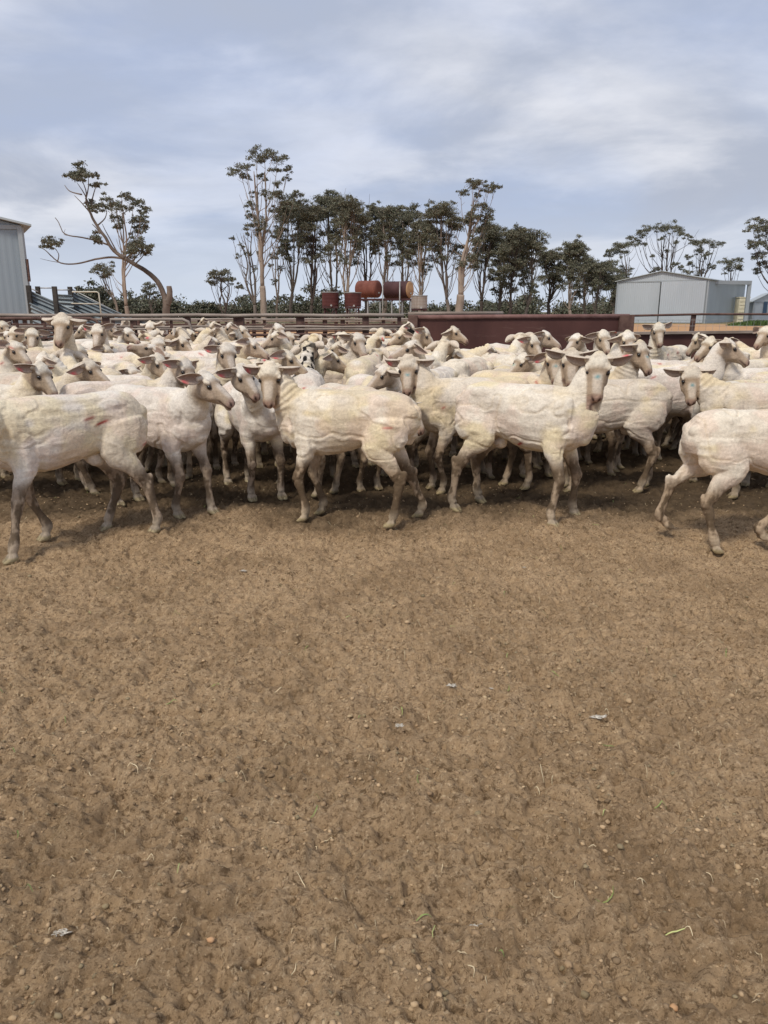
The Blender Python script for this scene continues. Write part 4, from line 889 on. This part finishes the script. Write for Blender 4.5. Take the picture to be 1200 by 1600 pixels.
AUTO = [ # base px, Y, top py, half width px, crown px, n, stems, label
 (455, 80, 312, 26, 462, 13, 3, 'spreading gum with dark domes just right of the tallest gum'),
 (488, 77, 320, 30, 492, 13, 4, 'many-stemmed gum behind the left small maroon tank'),
 (520, 82, 303, 30, 520, 15, 3, 'dense gum with the highest crown above the small maroon tanks'),
 (545, 76, 312, 26, 545, 14, 3, 'dark-crowned gum between the small tanks and the drum tanks'),
 (572, 84, 322, 28, 575, 13, 3, 'gum with bushy dark crown above the red drum tank'),
 (600, 79, 322, 26, 602, 12, 3, 'gum with pale forked stems above the dark drum tank'),
 (628, 83, 326, 28, 635, 12, 3, 'gum leaning right above the ochre tank end'),
 (655, 77, 345, 26, 660, 11, 4, 'bare-stemmed gum behind the pale zinc tank'),
 (702, 74, 322, 36, 690, 13, 3, 'left-leaning dark-trunked gum with domed tufts beside the big forked pale trunk'),
 (752, 82, 350, 24, 757, 13, 3, 'gum of fine upright stems right of the big forked pale trunk'),
 (778, 86, 372, 18, 780, 10, 3, 'narrow leafy gum in the gap right of the twin-topped gum'),
 (797, 79, 358, 17, 797, 14, 2, 'dense narrow gum, first of the pair above the maroon wall'),
 (822, 81, 362, 18, 824, 14, 2, 'dense narrow gum, second of the pair above the maroon wall'),
 (858, 84, 393, 22, 857, 13, 3, 'round-topped leafy gum above the middle of the maroon wall'),
 (893, 82, 378, 16, 892, 13, 2, 'tall narrow gum above the right of the maroon wall'),
 (915, 87, 400, 14, 912, 9, 2, 'slim thin gum right of the tall narrow one'),
 (932, 83, 410, 20, 934, 12, 3, 'lower leafy gum left of the grey shed'),
 (958, 88, 432, 13, 958, 9, 3, 'short gum touching the left corner of the grey shed'),
]
for i, (bx, Y, ty, hw, cxp, nc, st, lab) in enumerate(AUTO):
    gum(bx, Y, lab, pyt=ty, hw=hw, pcrown=cxp, ncl=int(nc*1.7), stems=st, seed=20+i, r0=.20, rcl=(.6, 1.12), umb=.60, low=.46 if hw > 19 else .28, twigs=12)
gum(716, 72, 'twin-topped gum with thick pale forked trunk', pyt=282, clumps=[(738, 292, 12), (724, 302, 8), (746, 287, 8), (758, 298, 7), (768, 292, 9), (776, 290, 6), (745, 305, 6), (738, 340, 13), (748, 325, 11), (763, 330, 10), (730, 345, 9), (755, 345, 9), (760, 355, 8), (742, 375, 9), (750, 395, 9), (735, 405, 8), (722, 412, 7), (757, 372, 7), (745, 418, 6)], hw=34, stems=2, seed=45, r0=.42, bk=bark_pale, twigs=14, lean=28)
gum(985, 95, 'gum behind the left end of the grey shed roof', pyt=378, clumps=[(958, 392, 9), (968, 385, 11), (980, 384, 10), (972, 395, 9), (950, 397, 6), (970, 425, 10), (982, 422, 9), (962, 420, 7), (976, 430, 8)], hw=24, stems=3, seed=46, r0=.2, bk=bark_grey, twigs=12, lean=-14)
gum(1030, 100, 'wide umbrella-shaped gum behind the grey shed peak', pyt=353, clumps=[(992, 371, 7), (1002, 366, 9), (1013, 360, 9), (1024, 358, 9), (1036, 358, 10), (1048, 357, 9), (1056, 363, 8), (1068, 365, 8), (1078, 369, 6), (1000, 375, 5), (1030, 375, 5), (1052, 380, 5), (1012, 380, 4), (1040, 392, 4), (1030, 420, 7), (1048, 414, 6), (1020, 400, 4)], hw=46, stems=4, seed=47, r0=.3, bk=bark_dark, twigs=20)
gum(1085, 98, 'gum with loose tufted crown right of the umbrella-shaped gum', pyt=374, clumps=[(1085, 382, 8), (1097, 379, 9), (1108, 380, 9), (1118, 384, 6), (1092, 392, 7), (1100, 400, 7), (1075, 402, 5), (1110, 418, 6), (1085, 412, 6), (1095, 425, 7), (1062, 418, 5), (1070, 425, 6)], hw=30, stems=3, seed=48, r0=.24, bk=bark_dark, twigs=14, lean=12)
gum(1142, 92, 'small gum with two dark tufts above the steel portal frame', pyt=403, clumps=[(1135, 411, 9), (1145, 409, 8), (1155, 416, 9), (1160, 420, 5), (1138, 420, 7)], hw=20, stems=2, seed=49, r0=.15, bk=bark_dark, twigs=8)
gum(1215, 82, 'large gum with layered tufts cut by the right edge', pyt=335, clumps=[(1186, 341, 6), (1196, 348, 10), (1172, 357, 10), (1186, 362, 9), (1202, 366, 11), (1172, 384, 11), (1190, 380, 10), (1206, 392, 11), (1186, 402, 11), (1170, 386, 6), (1200, 412, 9), (1215, 350, 12), (1225, 372, 14), (1222, 400, 12), (1190, 420, 7)], hw=45, stems=3, seed=50, r0=.3, bk=bark_dark, twigs=12, lean=-10)
# far dark scrub reading as one mass
rs = np.random.RandomState(4); cl = []
for i in range(150):
    if vnoise(np.array([[i*1.0, 0, 0]]), 1.0, 5)[0] > 1: continue
    px = rs.uniform(95, 965); Y = rs.uniform(100, 125); s = Y/1190
    top = 474 + 8*math.sin(px*.021) + 7*math.sin(px*.057+1) + rs.uniform(-4, 14)
    if 560 < px < 800: top += 2
    if px > 860: top += 14
    if math.sin(px*.045) + math.sin(px*.11+2) > .25: continue
    p = pt(px, top, Y); cl.append((p.x, Y, max(p.z - 1.2, 1.0), rs.uniform(1.6, 3.0)))
    if rs.rand() < .8: cl.append((p.x + rs.uniform(-1, 1), Y, max(p.z*.4, .7), rs.uniform(1.8, 2.8)))
V, Q, Cc = leaves(cl, 61, (.11, .11, .075), size=.4, dens=75, flat=.8, sat=1); tag(mk('scrub_mass', V, Q, None, (lf.m,), cols=Cc, smooth=False), 'dark band of far scrub along the horizon behind the gum trunks', 'scrub', kind='stuff')
for k, (px, Y, hw, py, lab) in enumerate([(155, 88, 26, 446, 'dark round bush behind the loading ramp'), (290, 92, 42, 462, 'dark olive bush mass right of the broken stump'), (215, 90, 30, 474, 'low dark bush between the ramp and the stump'), (258, 84, 24, 468, 'rounded bush just behind the broken stump')]):
    s = Y/1190; r = np.random.RandomState(k+70); g = float(zg(Y)); x0 = gX(px, Y); e = empty('bush', (x0, Y, g)); tag(e, lab, 'bush', 'dark bushes beyond the left yards'); cl = []; H_ = zat(py, Y)-g
    for j in range(16): a = r.uniform(-1, 1); cl.append((a*hw*s, r.uniform(-1, 1)*hw*s*.5, max(.5, (H_-.8)*math.sqrt(max(0, 1-a*a*.85))*r.uniform(.45, 1)), r.uniform(.9, 1.5)))
    V, Q, Cc = leaves(cl, 80+k, (.11, .11, .075), size=.3, dens=200, flat=.8); mk('foliage', V, Q, None, (lf.m,), parent=e, cols=Cc, smooth=False)
    m = MB(); [limb(m, [(0, 0, -.1), (c_[0]*.4, c_[1]*.4, c_[2]*.4), c_[:3]], .09, .02, j, .02, 5, 6) for j, c_ in enumerate(cl[:9])]; m.build('stem', bark_dark, e, True)
# green patch by the shed
rs = np.random.RandomState(2); n = 5200; yy = rs.uniform(60, 71, n); xx = gX(1133, 1)*yy + rs.rand(n)**.8 * 14
hh = rs.uniform(.12, .42, n) * sstep(xx - gX(1130, 1)*yy, 0, 3); a = rs.uniform(0, 3.14, n); wd = .10
P = np.stack([xx, yy, np.full(n, .11)], -1); D = np.stack([np.cos(a), np.sin(a), 0*a], -1)*wd; U = np.stack([rs.uniform(-.1, .1, n), rs.uniform(-.1, .1, n), hh], -1)
V = np.stack([P-D, P+D, P+D*.3+U, P-D*.3+U], 1).reshape(-1, 3); cc = np.array([.055, .095, .025])*rs.uniform(.7, 1.5, (n, 1))
tag(mk('green_weeds', V, np.arange(4*n).reshape(-1, 4), None, (lf.m,), cols=np.repeat(cc, 4, 0), smooth=False), 'strip of green weeds in front of the right-hand sheds', 'weeds', kind='stuff')
# ------------------------------------------------------------------ the mob
def proj(p):
    v = np.array(p, float) - [0, 0, CAM_H]; cf = math.cos(PITCH)*v[1] - math.sin(PITCH)*v[2]; cu = math.sin(PITCH)*v[1] + math.cos(PITCH)*v[2]
    return 600 + F_PX*v[0]/cf, 800 - F_PX*cu/cf
NSHEEP = 0
def put(p, x, y, yaw, label, group=None, z=None):
    me = sheep_mesh(p); o = bpy.data.objects.new('sheep', me); C.objects.link(o); o.location = (x, y, float(zg(y)) if z is None else z); o.rotation_euler = (0, 0, R(yaw))
    tag(o, label, 'sheep', group); return o
def hero(p, x, y, yaw, hpx, hpy, headyaw, label, fit=True, z=0.0):
    """standing at x,y; the neck turns so that the head comes to hpx,hpy in the photo's view"""
    p = dict(POSE0, **p); p['hy'] = (headyaw - yaw + 180) % 360 - 180
    if fit:
        best = None; a = R(yaw); ca, sa = math.cos(a), math.sin(a)
        for ny in range(-80, 81, 4):
            for el in range(-40, 86, 3):
                q = dict(p, ny=ny, el=el); c = head_centre(q)*p['S']; wx, wy = proj((x + c[0]*ca - c[1]*sa, y + c[0]*sa + c[1]*ca, c[2] + z))
                e_ = (wx-hpx)**2 + (wy-hpy)**2 + .02*abs(ny - p['hy']*.4)**1.5
                if best is None or e_ < best[0]: best = (e_, ny, el, wx, wy)
        p['ny'], p['el'] = best[1], best[2]
        print('hero', label[:40], [round(b, 1) for b in best])
    return put(p, x, y, yaw, label, z=z)
HV = .0062
hero(dict(S=1.06, vox=HV, seed=101, yellow=.95, folds=.7, hp=40, nicks=3, fat=1.0, legs=[(.13, 0, .12), (-.1, 0, 0), (-.05, 0, .09), (.12, 0, .02)], cuts=[(-.14, .60, 1, .035, -.3)], ears=(10, 10)), -1.67, 3.95, 220, -90, 690, 225,
     'big cream-backed shorn sheep at the left edge, head out of frame, walking left')
hero(dict(S=1.03, vox=HV, seed=102, yellow=.1, folds=.2, hp=32, legs=[(.10, 0, 0), (.0, 0, -.03), (0, 0, 0), (0, 0, 0)], earm=(0, 1), ears=(8, 5), earback=.6), -1.39, 4.58, 330, 341, 612, 338,
     'shorn sheep with raised head in right profile, right of the left foreground rump')
hero(dict(S=1.03, vox=HV, seed=103, yellow=.85, folds=.9, hp=62, nicks=5, legs=[(.0, 0, .03), (-.05, 0, 0), (.02, 0, .04), (-.10, 0, -.05)], earm=(0, 2), ears=(22, 12), dirt=1.2), -.21, 4.35, 168, 415, 597, 266,
     'central shorn sheep standing side on facing left, face to the camera')
hero(dict(S=1.0, vox=HV, seed=104, yellow=.3, folds=.5, hp=42, legs=[(.05, 0, .02), (.0, 0, -.02), (0, 0, 0), (0, 0, 0)], earm=(1, 2), ears=(10, 10)), -.90, 5.05, 300, 388, 600, 322,
     'shorn sheep with chest to camera, its muzzle tucked behind the central sheep face')
hero(dict(S=1.07, vox=HV, seed=105, yellow=.6, folds=.15, hp=62, nicks=1, mark='blue', legs=[(.04, 0, .06), (.02, 0, -.07), (-.02, 0, .06), (-.05, 0, -.05)], cuts=[(.03, .43, -1, .022, .5)], earm=(1, 0), ears=(-6, 2)), .82, 4.45, 327, 936, 583, 256,
     'tall white shorn sheep right of centre, looking at camera with blue nose dot')
hero(dict(S=.97, vox=HV, seed=106, yellow=.4, folds=.1, hp=40, nicks=1, legs=[(.06, .0, 0), (-.20, .05, -.02), (-.12, .07, 0), (.05, 0, -.08)], ears=(10, 10), fat=1.05), 1.93, 3.85, 2, 1330, 600, 0,
     'white shorn sheep striding off the right edge, rump toward centre, hind leg lifted')
hero(dict(S=1.03, vox=.007, seed=107, yellow=.15, folds=.1, hp=60, nicks=1, legs=[(0, 0, 0), (0, 0, 0), (.08, 0, .02), (-.02, 0, 0)], fat=1.05, ears=(-12, -12)), 1.52, 5.12, 180, 930, 566, 262,
     'smooth white shorn sheep facing left, its head hidden behind the tall alert sheep')
hero(dict(S=1.02, vox=.007, seed=108, yellow=.5, folds=.8, hp=62, mark='blue', nicks=1, earm=(0, 0), ears=(14, 14)), 2.50, 4.92, 176, 1072, 598, 262,
     'shorn sheep with pleated neck and face to camera at far right, blue dot on nose')
hero(dict(S=1.04, vox=.007, seed=109, yellow=.6, folds=.6, hp=62, mark='blue', nicks=3, earm=(0, 1), ears=(22, 22)), .62, 5.12, 192, 635, 588, 262,
     'shorn sheep with bright white crown facing camera, between the central and the tall alert sheep')
PLACED = [(-2.621,4.863,359,-13,56,-24,0.275,1.0),
 (-2.504,5.403,338,4,44,7,0.275,1.02),
 (-2.032,5.613,171,24,58,44,0.275,1.0),
 (-3.306,5.998,18,-26,68,-48,0.291,1.02),
 (-1.327,6.006,293,4,68,7,0.32,1.0),
 (-1.787,5.112,27,-34,56,-62,0.275,1.0),
 (-1.876,6.457,266,35,45,64,0.275,1.0),
 (-0.982,6.029,290,30,51,55,0.275,1.03),
 (-0.046,5.699,304,-55,45,-99,0.275,0.97),
 (0.413,6.047,250,-25,68,-45,0.323,1.0),
 (0.743,6.869,59,70,28,126,0.275,1.04),
 (1.514,6.294,218,-10,45,-18,0.275,1.0),
 (0.951,5.66,316,-28,68,-51,0.277,1.02),
 (1.452,5.726,333,-18,68,-33,0.323,1.02),
 (3.276,7.022,206,-3,68,-6,0.304,1.0),
 (3.244,6.621,204,-5,60,-9,0.275,0.95),
 (2.172,5.891,4,-16,68,-29,0.301,1.04),
 (4.221,7.722,177,21,68,38,0.323,1.05),
 (3.176,8.622,222,29,76,53,0.33,1.05),
 (1.849,7.247,328,-21,68,-38,0.31,1.05),
 (2.364,7.856,220,36,68,65,0.314,1.029),
 (2.069,8.28,267,-26,53,-47,0.275,1.05),
 (1.379,8.548,300,17,52,30,0.275,1.071),
 (1.146,7.415,294,9,68,16,0.288,1.029),
 (1.048,8.048,13,37,51,67,0.275,1.05),
 (0.332,8.556,7,-21,68,-37,0.291,1.05),
 (0.313,6.769,62,-1,47,-2,0.275,1.05),
 (0.036,8.011,322,10,69,18,0.33,1.029),
 (-0.17,8.801,8,-10,68,-18,0.312,1.071),
 (0.543,9.14,228,-7,53,-13,0.275,1.05),
 (-0.159,6.597,81,2,23,4,0.275,1.071),
 (-0.646,7.072,357,-31,68,-57,0.292,1.05),
 (-0.335,7.585,288,-54,35,-98,0.275,1.071),
 (-0.596,5.855,97,-12,68,-22,0.277,1.02),
 (-0.906,7.72,74,-8,50,-14,0.275,1.05),
 (-0.977,9.546,243,23,44,42,0.275,1.05),
 (-1.64,9.227,338,-10,68,-18,0.307,1.05),
 (-0.9,8.672,251,-28,55,-51,0.275,1.05),
 (-1.821,7.337,4,-11,40,-19,0.275,1.082),
 (-1.751,10.299,251,-25,68,-46,0.292,1.05),
 (-1.693,9.589,156,24,68,44,0.317,1.05),
 (-2.44,8.16,309,14,40,26,0.275,1.082),
 (-1.959,8.8,154,3,63,6,0.275,1.05),
 (-2.632,7.503,1,-34,49,-61,0.275,1.05),
 (-1.578,7.016,178,20,40,37,0.275,1.029),
 (-3.259,10.672,302,-20,68,-37,0.31,1.05),
 (-3.42,9.387,326,2,57,4,0.275,1.05),
 (-3.378,7.806,9,-16,30,-29,0.275,1.029),
 (-2.965,8.493,271,0,68,-1,0.3,1.082),
 (-3.073,7.096,318,9,53,17,0.275,1.0),
 (-2.338,6.133,138,-10,42,-18,0.275,1.02),
 (-3.073,6.481,23,-61,76,-111,0.33,1.176),
 (-3.58,8.46,255,17,68,30,0.287,1.05),
 (-4.081,9.169,262,-4,68,-7,0.278,1.05),
 (-3.934,6.854,344,20,56,36,0.275,1.05),
 (-3.705,10.526,146,30,55,54,0.275,1.05),
 (-3.991,10.057,29,-27,67,-49,0.275,1.05),
 (-5.408,10.433,333,-2,68,-3,0.305,1.05),
 (-2.876,9.592,338,23,48,42,0.275,1.05),
 (-2.233,10.593,311,10,53,19,0.275,1.05),
 (-5.234,17.204,185,30,56,55,0.275,1.05),
 (-5.142,16.557,0,-33,49,-60,0.275,1.05),
 (-3.304,16.258,184,9,63,16,0.275,1.05),
 (-1.946,8.046,274,58,45,106,0.275,1.05),
 (0.474,7.585,11,0,29,-1,0.275,1.05),
 (-0.859,6.562,315,30,44,55,0.275,1.0),
 (3.519,7.761,234,-32,23,-59,0.275,1.05),
 (-0.525,5.091,129,34,57,61,0.275,0.97)]
MOB = [(50, (1, 2), None, 'shorn sheep with both ear tips red, above the back of the big left-edge sheep'),
 (35, (0, 1), None, 'shorn sheep looking right with one red ear tip, just above the left foreground rump'),
 (45, (0, 0), None, 'shorn sheep looking down and left behind the red-eared sheep near left edge'),
 (35, (0, 1), None, 'shorn sheep with long grey face and one red ear tip, by left edge'),
 (50, (0, 1), None, 'shorn sheep with small red forehead scratch, above the raised profile head'),
 (55, (0, 1), None, 'shorn sheep with red-tipped near ear, nose lowered beside the sheep looking right'),
 (50, (0, 1), None, 'shorn sheep with large red ear patch, left of the sheep with lowered nose'),
 (35, (0, 1), None, 'shorn sheep in right profile with one red ear tip, above the central sheep face'),
 (40, (0, 0), None, 'shorn sheep with head turned left and low, peeping over the central sheep back'),
 (20, (0, 0), None, 'shorn sheep with raised long nose pointing left, above the white-crowned face'),
 (35, (0, 0), None, 'shorn sheep with large face turned left and a neck fold, in front of maroon panel'),
 (40, (0, 0), 'green', 'shorn sheep with green smear on nose, looking left over a pale back'),
 (55, (0, 1), 'blue', 'shorn sheep facing camera square on, dark muzzle, left of the tall alert sheep'),
 (50, (0, 0), 'blue', 'shorn sheep with blue nose dot looking right, right of the tall standing sheep head'),
 (40, (0, 0), None, 'shorn sheep with closed eye and nose pointing left, behind the large right-hand head'),
 (30, (0, 0), None, 'shorn sheep with only a low muzzle showing beneath two larger heads at right'),
 (35, (0, 0), None, 'shorn sheep with large wrinkled head turned right, near right edge'),
 (40, (0, 0), None, 'shorn sheep with pink-lined ear, cut by the right edge before the low maroon panel'),
 (60, (0, 0), None, 'small distant shorn sheep staring at camera, head above the low maroon panel'),
 (55, (0, 0), 'blue', 'shorn sheep with pale crown behind the blue-dotted head looking right'),
 (50, (1, 0), None, 'shorn sheep with pinkish crown directly above the tall standing sheep'),
 (35, (1, 0), None, 'shorn sheep with red-tipped ear and head down left, before the maroon panel'),
 (30, (0, 0), None, 'shorn sheep with high domed forehead looking right before the maroon panel'),
 (50, (0, 1), None, 'shorn sheep with red ear squeezed between a turned-away head and a domed forehead'),
 (10, (0, 0), None, 'shorn sheep turned away with pale ear stuck out, before the maroon panel'),
 (30, (0, 0), None, 'shorn sheep with head topmost of the huddle before the maroon panel'),
 (10, (0, 0), None, 'shorn sheep seen from behind with yellow-cream neck in the huddle'),
 (50, (0, 1), None, 'shorn sheep with red ear tip right of the black-eyed sheep'),
 (40, (0, 1), 'patch', 'shorn sheep with a black eye patch, at the corner post of the maroon panel'),
 (30, (0, 0), None, 'shorn sheep with head tilted left, left of the black-eyed sheep'),
 (0, (0, 0), 'folds', 'shorn sheep turned away with ringed cream neck and upright ear'),
 (45, (0, 0), None, 'shorn sheep facing camera left of the ringed cream neck'),
 (30, (0, 0), 'folds', 'shorn sheep in left profile with scratched wrinkled neck beside the spotted neck'),
 (20, (0, 0), 'spots', 'black-spotted white sheep turned away in the middle of the mob'),
 (5, (0, 0), None, 'shorn sheep turned away with one ear up, below the rail fence in mid mob'),
 (45, (0, 1), None, 'shorn sheep with broad dark ears and a red tip, above the right-profile sheep'),
 (35, (0, 0), None, 'shorn sheep at the back with nose down right, below the central fence rails'),
 (30, (0, 0), None, 'shorn sheep looking left just left of the broad-eared sheep'),
 (30, (0, 0), None, 'shorn sheep with long tan face pointing right, dark near ear'),
 (35, (0, 0), None, 'rear shorn sheep with nose left under the fence end post'),
 (40, (0, 0), None, 'rear shorn sheep looking left, second from the fence end post'),
 (40, (0, 0), None, 'shorn sheep in three-quarter view looking right, broad brown ear below eye'),
 (20, (0, 0), None, 'shorn sheep turned left and away behind the broad brown ear'),
 (40, (0, 0), None, 'shorn sheep with low cream crown beneath the narrow frontal face'),
 (-12, (0, 0), None, 'shorn sheep lifting its muzzle skyward'),
 (66, (0, 0), None, 'distant shorn sheep with narrow white frontal face and level ears by fence'),
 (30, (0, 0), None, 'shorn sheep with dark ear tip left of the narrow frontal face'),
 (40, (0, 0), None, 'shorn sheep with dark slim ear looking right above the left foreground rump'),
 (55, (0, 1), None, 'shorn sheep facing camera with pink nose and red ear mark, right of level-eared sheep'),
 (45, (0, 0), None, 'shorn sheep with grey-tan cheek beside the bloodied yellow neck'),
 (8, (0, 0), 'folds', 'shorn sheep turned away with dark ear and blood-stained yellow neck'),
 (50, (0, 0), None, 'tall shorn sheep with level pointed ears raised above the left of the mob'),
 (45, (0, 0), None, 'shorn sheep with brown ear left of the tall level-eared sheep'),
 (50, (0, 0), None, 'shorn sheep with white blunt crown second from left edge'),
 (30, (0, 0), None, 'shorn sheep half cut by the left edge, ear drooping'),
 (40, (0, 0), None, 'rear shorn sheep, crown only, right of the tall level-eared sheep'),
 (35, (0, 0), None, 'rear shorn sheep, crown and ear, left of the fence post'),
 (40, (0, 0), None, 'rearmost shorn sheep at left edge under the pipe fence'),
 (25, (0, 0), None, 'shorn sheep with ochre neck under the curved gate corner'),
 (35, (0, 0), None, 'rear shorn sheep nosing right between fence posts'),
 (45, (0, 0), None, 'shorn sheep beyond the rail fence, leftmost of three in the next pen'),
 (65, (0, 0), None, 'shorn sheep beyond the rail fence, lowest white crown of three in the next pen'),
 (40, (0, 0), None, 'shorn sheep beyond the rail fence, rightmost of three in the next pen'),
 (20, (0, 0), None, 'shorn sheep with arched cream neck, behind the sheep with a forehead scratch'),
 (30, (0, 0), None, 'shorn sheep whose long pale back runs in front of the maroon panel'),
 (35, (0, 0), None, 'shorn sheep with smooth white back in mid mob, head hidden by neighbours'),
 (45, (0, 0), None, 'shorn sheep with pale back to the low panel, below the staring distant sheep'),
 (50, (0, 1), None, 'shorn sheep with tan forehead wedged behind the central facing pair')]
for i, ((x, y, yaw, ny, el, hy, nl, S_), (hp, em, spc, lab)) in enumerate(zip(PLACED, MOB)):
    rn = random.Random(i*3+1)
    NECK_L = nl
    p = dict(ny=ny, el=el, hy=hy, hp=hp, S=S_, vox=.0082 if y < 7.5 else .0092, seed=200+i, yellow=rn.choice((.1, .3, .5, .8, .95)), folds=rn.uniform(.05, .5), earm=em, ears=(rn.uniform(0, 38), rn.uniform(0, 38)),
             nicks=rn.randint(0, 4), earback=rn.uniform(.1, .6), earface=rn.uniform(-.2, .8), fat=rn.uniform(.9, 1.12), dirt=rn.uniform(.6, 1.4), tilt=rn.uniform(-7, 7))
    if spc in ('blue', 'green'): p['mark'] = spc
    if spc == 'folds': p['folds'] = 1.0; p['yellow'] = 1.1
    if spc in ('patch', 'spots'): p['special'] = spc
    put(p, x, y, yaw, lab, 'shorn sheep packed in the yard' if y < 14 else 'sheep in the pen beyond the rail fence')

FILL = [(-4.679, 9.188, 330, 1, 'shorn sheep with head up, turned right, deep behind the left foreground sheep'),
 (-4.906, 10.354, 287, 1, 'shorn sheep with head up, facing camera, by the rails behind the left foreground sheep'),
 (2.445, 6.984, 182, 0, 'shorn sheep with head lowered, turned left, two rows behind the smooth white rump'),
 (2.473, 5.465, 48, 0, 'shorn sheep with head lowered, turned away, right behind the pleated-neck sheep face'),
 (-3.832, 7.485, 328, 0, 'shorn sheep with head lowered, turned right, two rows behind the left foreground sheep'),
 (-0.227, 5.203, 310, 0, 'shorn sheep with head lowered, facing camera, right behind the central sheep shoulders'),
 (-2.396, 6.949, 310, 0, 'shorn sheep with head lowered, facing camera, two rows behind the left foreground rump'),
 (-0.927, 10.559, 307, 1, 'shorn sheep with head up, facing camera, by the rails behind the central sheep shoulders'),
 (2.455, 6.29, 32, 0, 'shorn sheep with head lowered, turned right, two rows behind the pleated-neck sheep face'),
 (3.129, 6.104, 44, 1, 'shorn sheep with head up, turned right, two rows behind the pleated-neck sheep back'),
 (2.461, 7.463, 357, 0, 'shorn sheep with head lowered, turned right, two rows behind the smooth white rump'),
 (-0.011, 9.52, 59, 1, 'shorn sheep with head up, turned away, by the rails behind the central sheep rump'),
 (1.001, 6.409, 75, 0, 'shorn sheep with head lowered, turned away, two rows behind the tall alert sheep rump'),
 (-2.339, 10.155, 336, 1, 'shorn sheep with head up, turned right, by the rails behind the raised profile head'),
 (-4.467, 10.428, 241, 1, 'shorn sheep with head up, facing camera, by the rails behind the left foreground rump'),
 (3.889, 8.356, 179, 1, 'shorn sheep with head up, turned left, deep behind the pleated-neck sheep back'),
 (1.503, 6.829, 38, 0, 'shorn sheep with head lowered, turned right, two rows behind the tall alert sheep head'),
 (3.048, 7.54, 77, 0, 'shorn sheep with head lowered, turned away, deep behind the pleated-neck sheep face'),
 (2.316, 6.617, 182, 0, 'paler shorn sheep with head lowered, turned left, two rows behind the smooth white rump'),
 (-5.019, 9.833, 349, 1, 'shorn sheep with head up, turned right, by the rails behind the left foreground sheep'),
 (-3.914, 8.634, 230, 1, 'shorn sheep with head up, facing camera, deep behind the left foreground sheep'),
 (-1.455, 8.293, 269, 0, 'shorn sheep with head lowered, facing camera, deep behind the central sheep face'),
 (-0.333, 10.395, 55, 1, 'paler shorn sheep with head up, turned away, by the rails behind the central sheep rump'),
 (-3.549, 7.041, 345, 0, 'paler shorn sheep with head lowered, turned right, two rows behind the left foreground sheep'),
 (-1.526, 5.67, 126, 0, 'shorn sheep with head lowered, turned away, right behind the raised profile head'),
 (-2.942, 5.717, 203, 0, 'shorn sheep with head lowered, turned left, right behind the left foreground sheep'),
 (-2.537, 9.161, 30, 1, 'shorn sheep with head up, turned right, deep behind the raised profile head'),
 (4.402, 8.593, 136, 1, 'paler shorn sheep with head up, turned left, deep behind the pleated-neck sheep back'),
 (0.117, 10.181, 31, 1, 'shorn sheep with head up, turned right, by the rails behind the central sheep rump'),
 (0.549, 8.271, 196, 0, 'shorn sheep with head lowered, turned left, deep behind the central sheep rump'),
 (1.612, 7.785, 23, 0, 'shorn sheep with head lowered, turned right, deep behind the tall alert sheep head'),
 (2.811, 5.36, 225, 0, 'shorn sheep with head lowered, turned left, right behind the pleated-neck sheep back'),
 (-2.655, 9.879, 154, 1, 'shorn sheep with head up, turned left, by the rails behind the raised profile head'),
 (3.821, 7.35, 104, 0, 'shorn sheep with head lowered, turned away, two rows behind the pleated-neck sheep back'),
 (-1.274, 10.249, 268, 1, 'paler shorn sheep with head up, facing camera, by the rails behind the central sheep shoulders'),
 (-0.522, 9.315, 271, 1, 'dustier shorn sheep with head up, facing camera, by the rails behind the central sheep shoulders'),
 (0.494, 7.294, 185, 0, 'shorn sheep with head lowered, turned left, two rows behind the central sheep rump'),
 (1.844, 6.166, 35, 0, 'paler shorn sheep with head lowered, turned right, two rows behind the tall alert sheep head'),
 (0.483, 5.416, 17, 0, 'shorn sheep with head lowered, turned right, right behind the tall alert sheep rump'),
 (-4.383, 8.446, 61, 1, 'shorn sheep with head up, turned away, deep behind the left foreground sheep'),
 (-1.296, 7.452, 291, 0, 'shorn sheep with head lowered, facing camera, two rows behind the central sheep face'),
 (-3.425, 9.982, 31, 1, 'shorn sheep with head up, turned right, by the rails behind the left foreground rump'),
 (-0.479, 8.35, 34, 1, 'shorn sheep with head up, turned right, deep behind the central sheep shoulders'),
 (-2.359, 8.616, 123, 1, 'shorn sheep with head up, turned away, deep behind the raised profile head')]
for i, (x, y, yaw, up, lab) in enumerate(FILL):
    rn = random.Random(i+900); NECK_L = .275
    p = dict(ny=rn.uniform(-25, 25), el=rn.uniform(38, 60) if up else rn.uniform(0, 14), hy=rn.uniform(-45, 45), hp=rn.uniform(30, 60), S=rn.uniform(.94, 1.0), vox=.0092, seed=400+i, yellow=rn.choice((.1, .3, .5, .9)), folds=rn.uniform(.1, .8),
             earm=(rn.randint(0, 1)*rn.randint(0, 1), rn.randint(0, 1)*rn.randint(0, 1)), ears=(rn.uniform(-8, 28), rn.uniform(-8, 28)), nicks=rn.randint(0, 3), earback=rn.uniform(.1, .6), earface=rn.uniform(-.2, .8), fat=rn.uniform(.9, 1.12), dirt=rn.uniform(.6, 1.4), tilt=rn.uniform(-7, 7))
    if y > 8: p['S'] *= 1.05
    put(p, x, y, yaw, lab, 'shorn sheep packed in the yard')
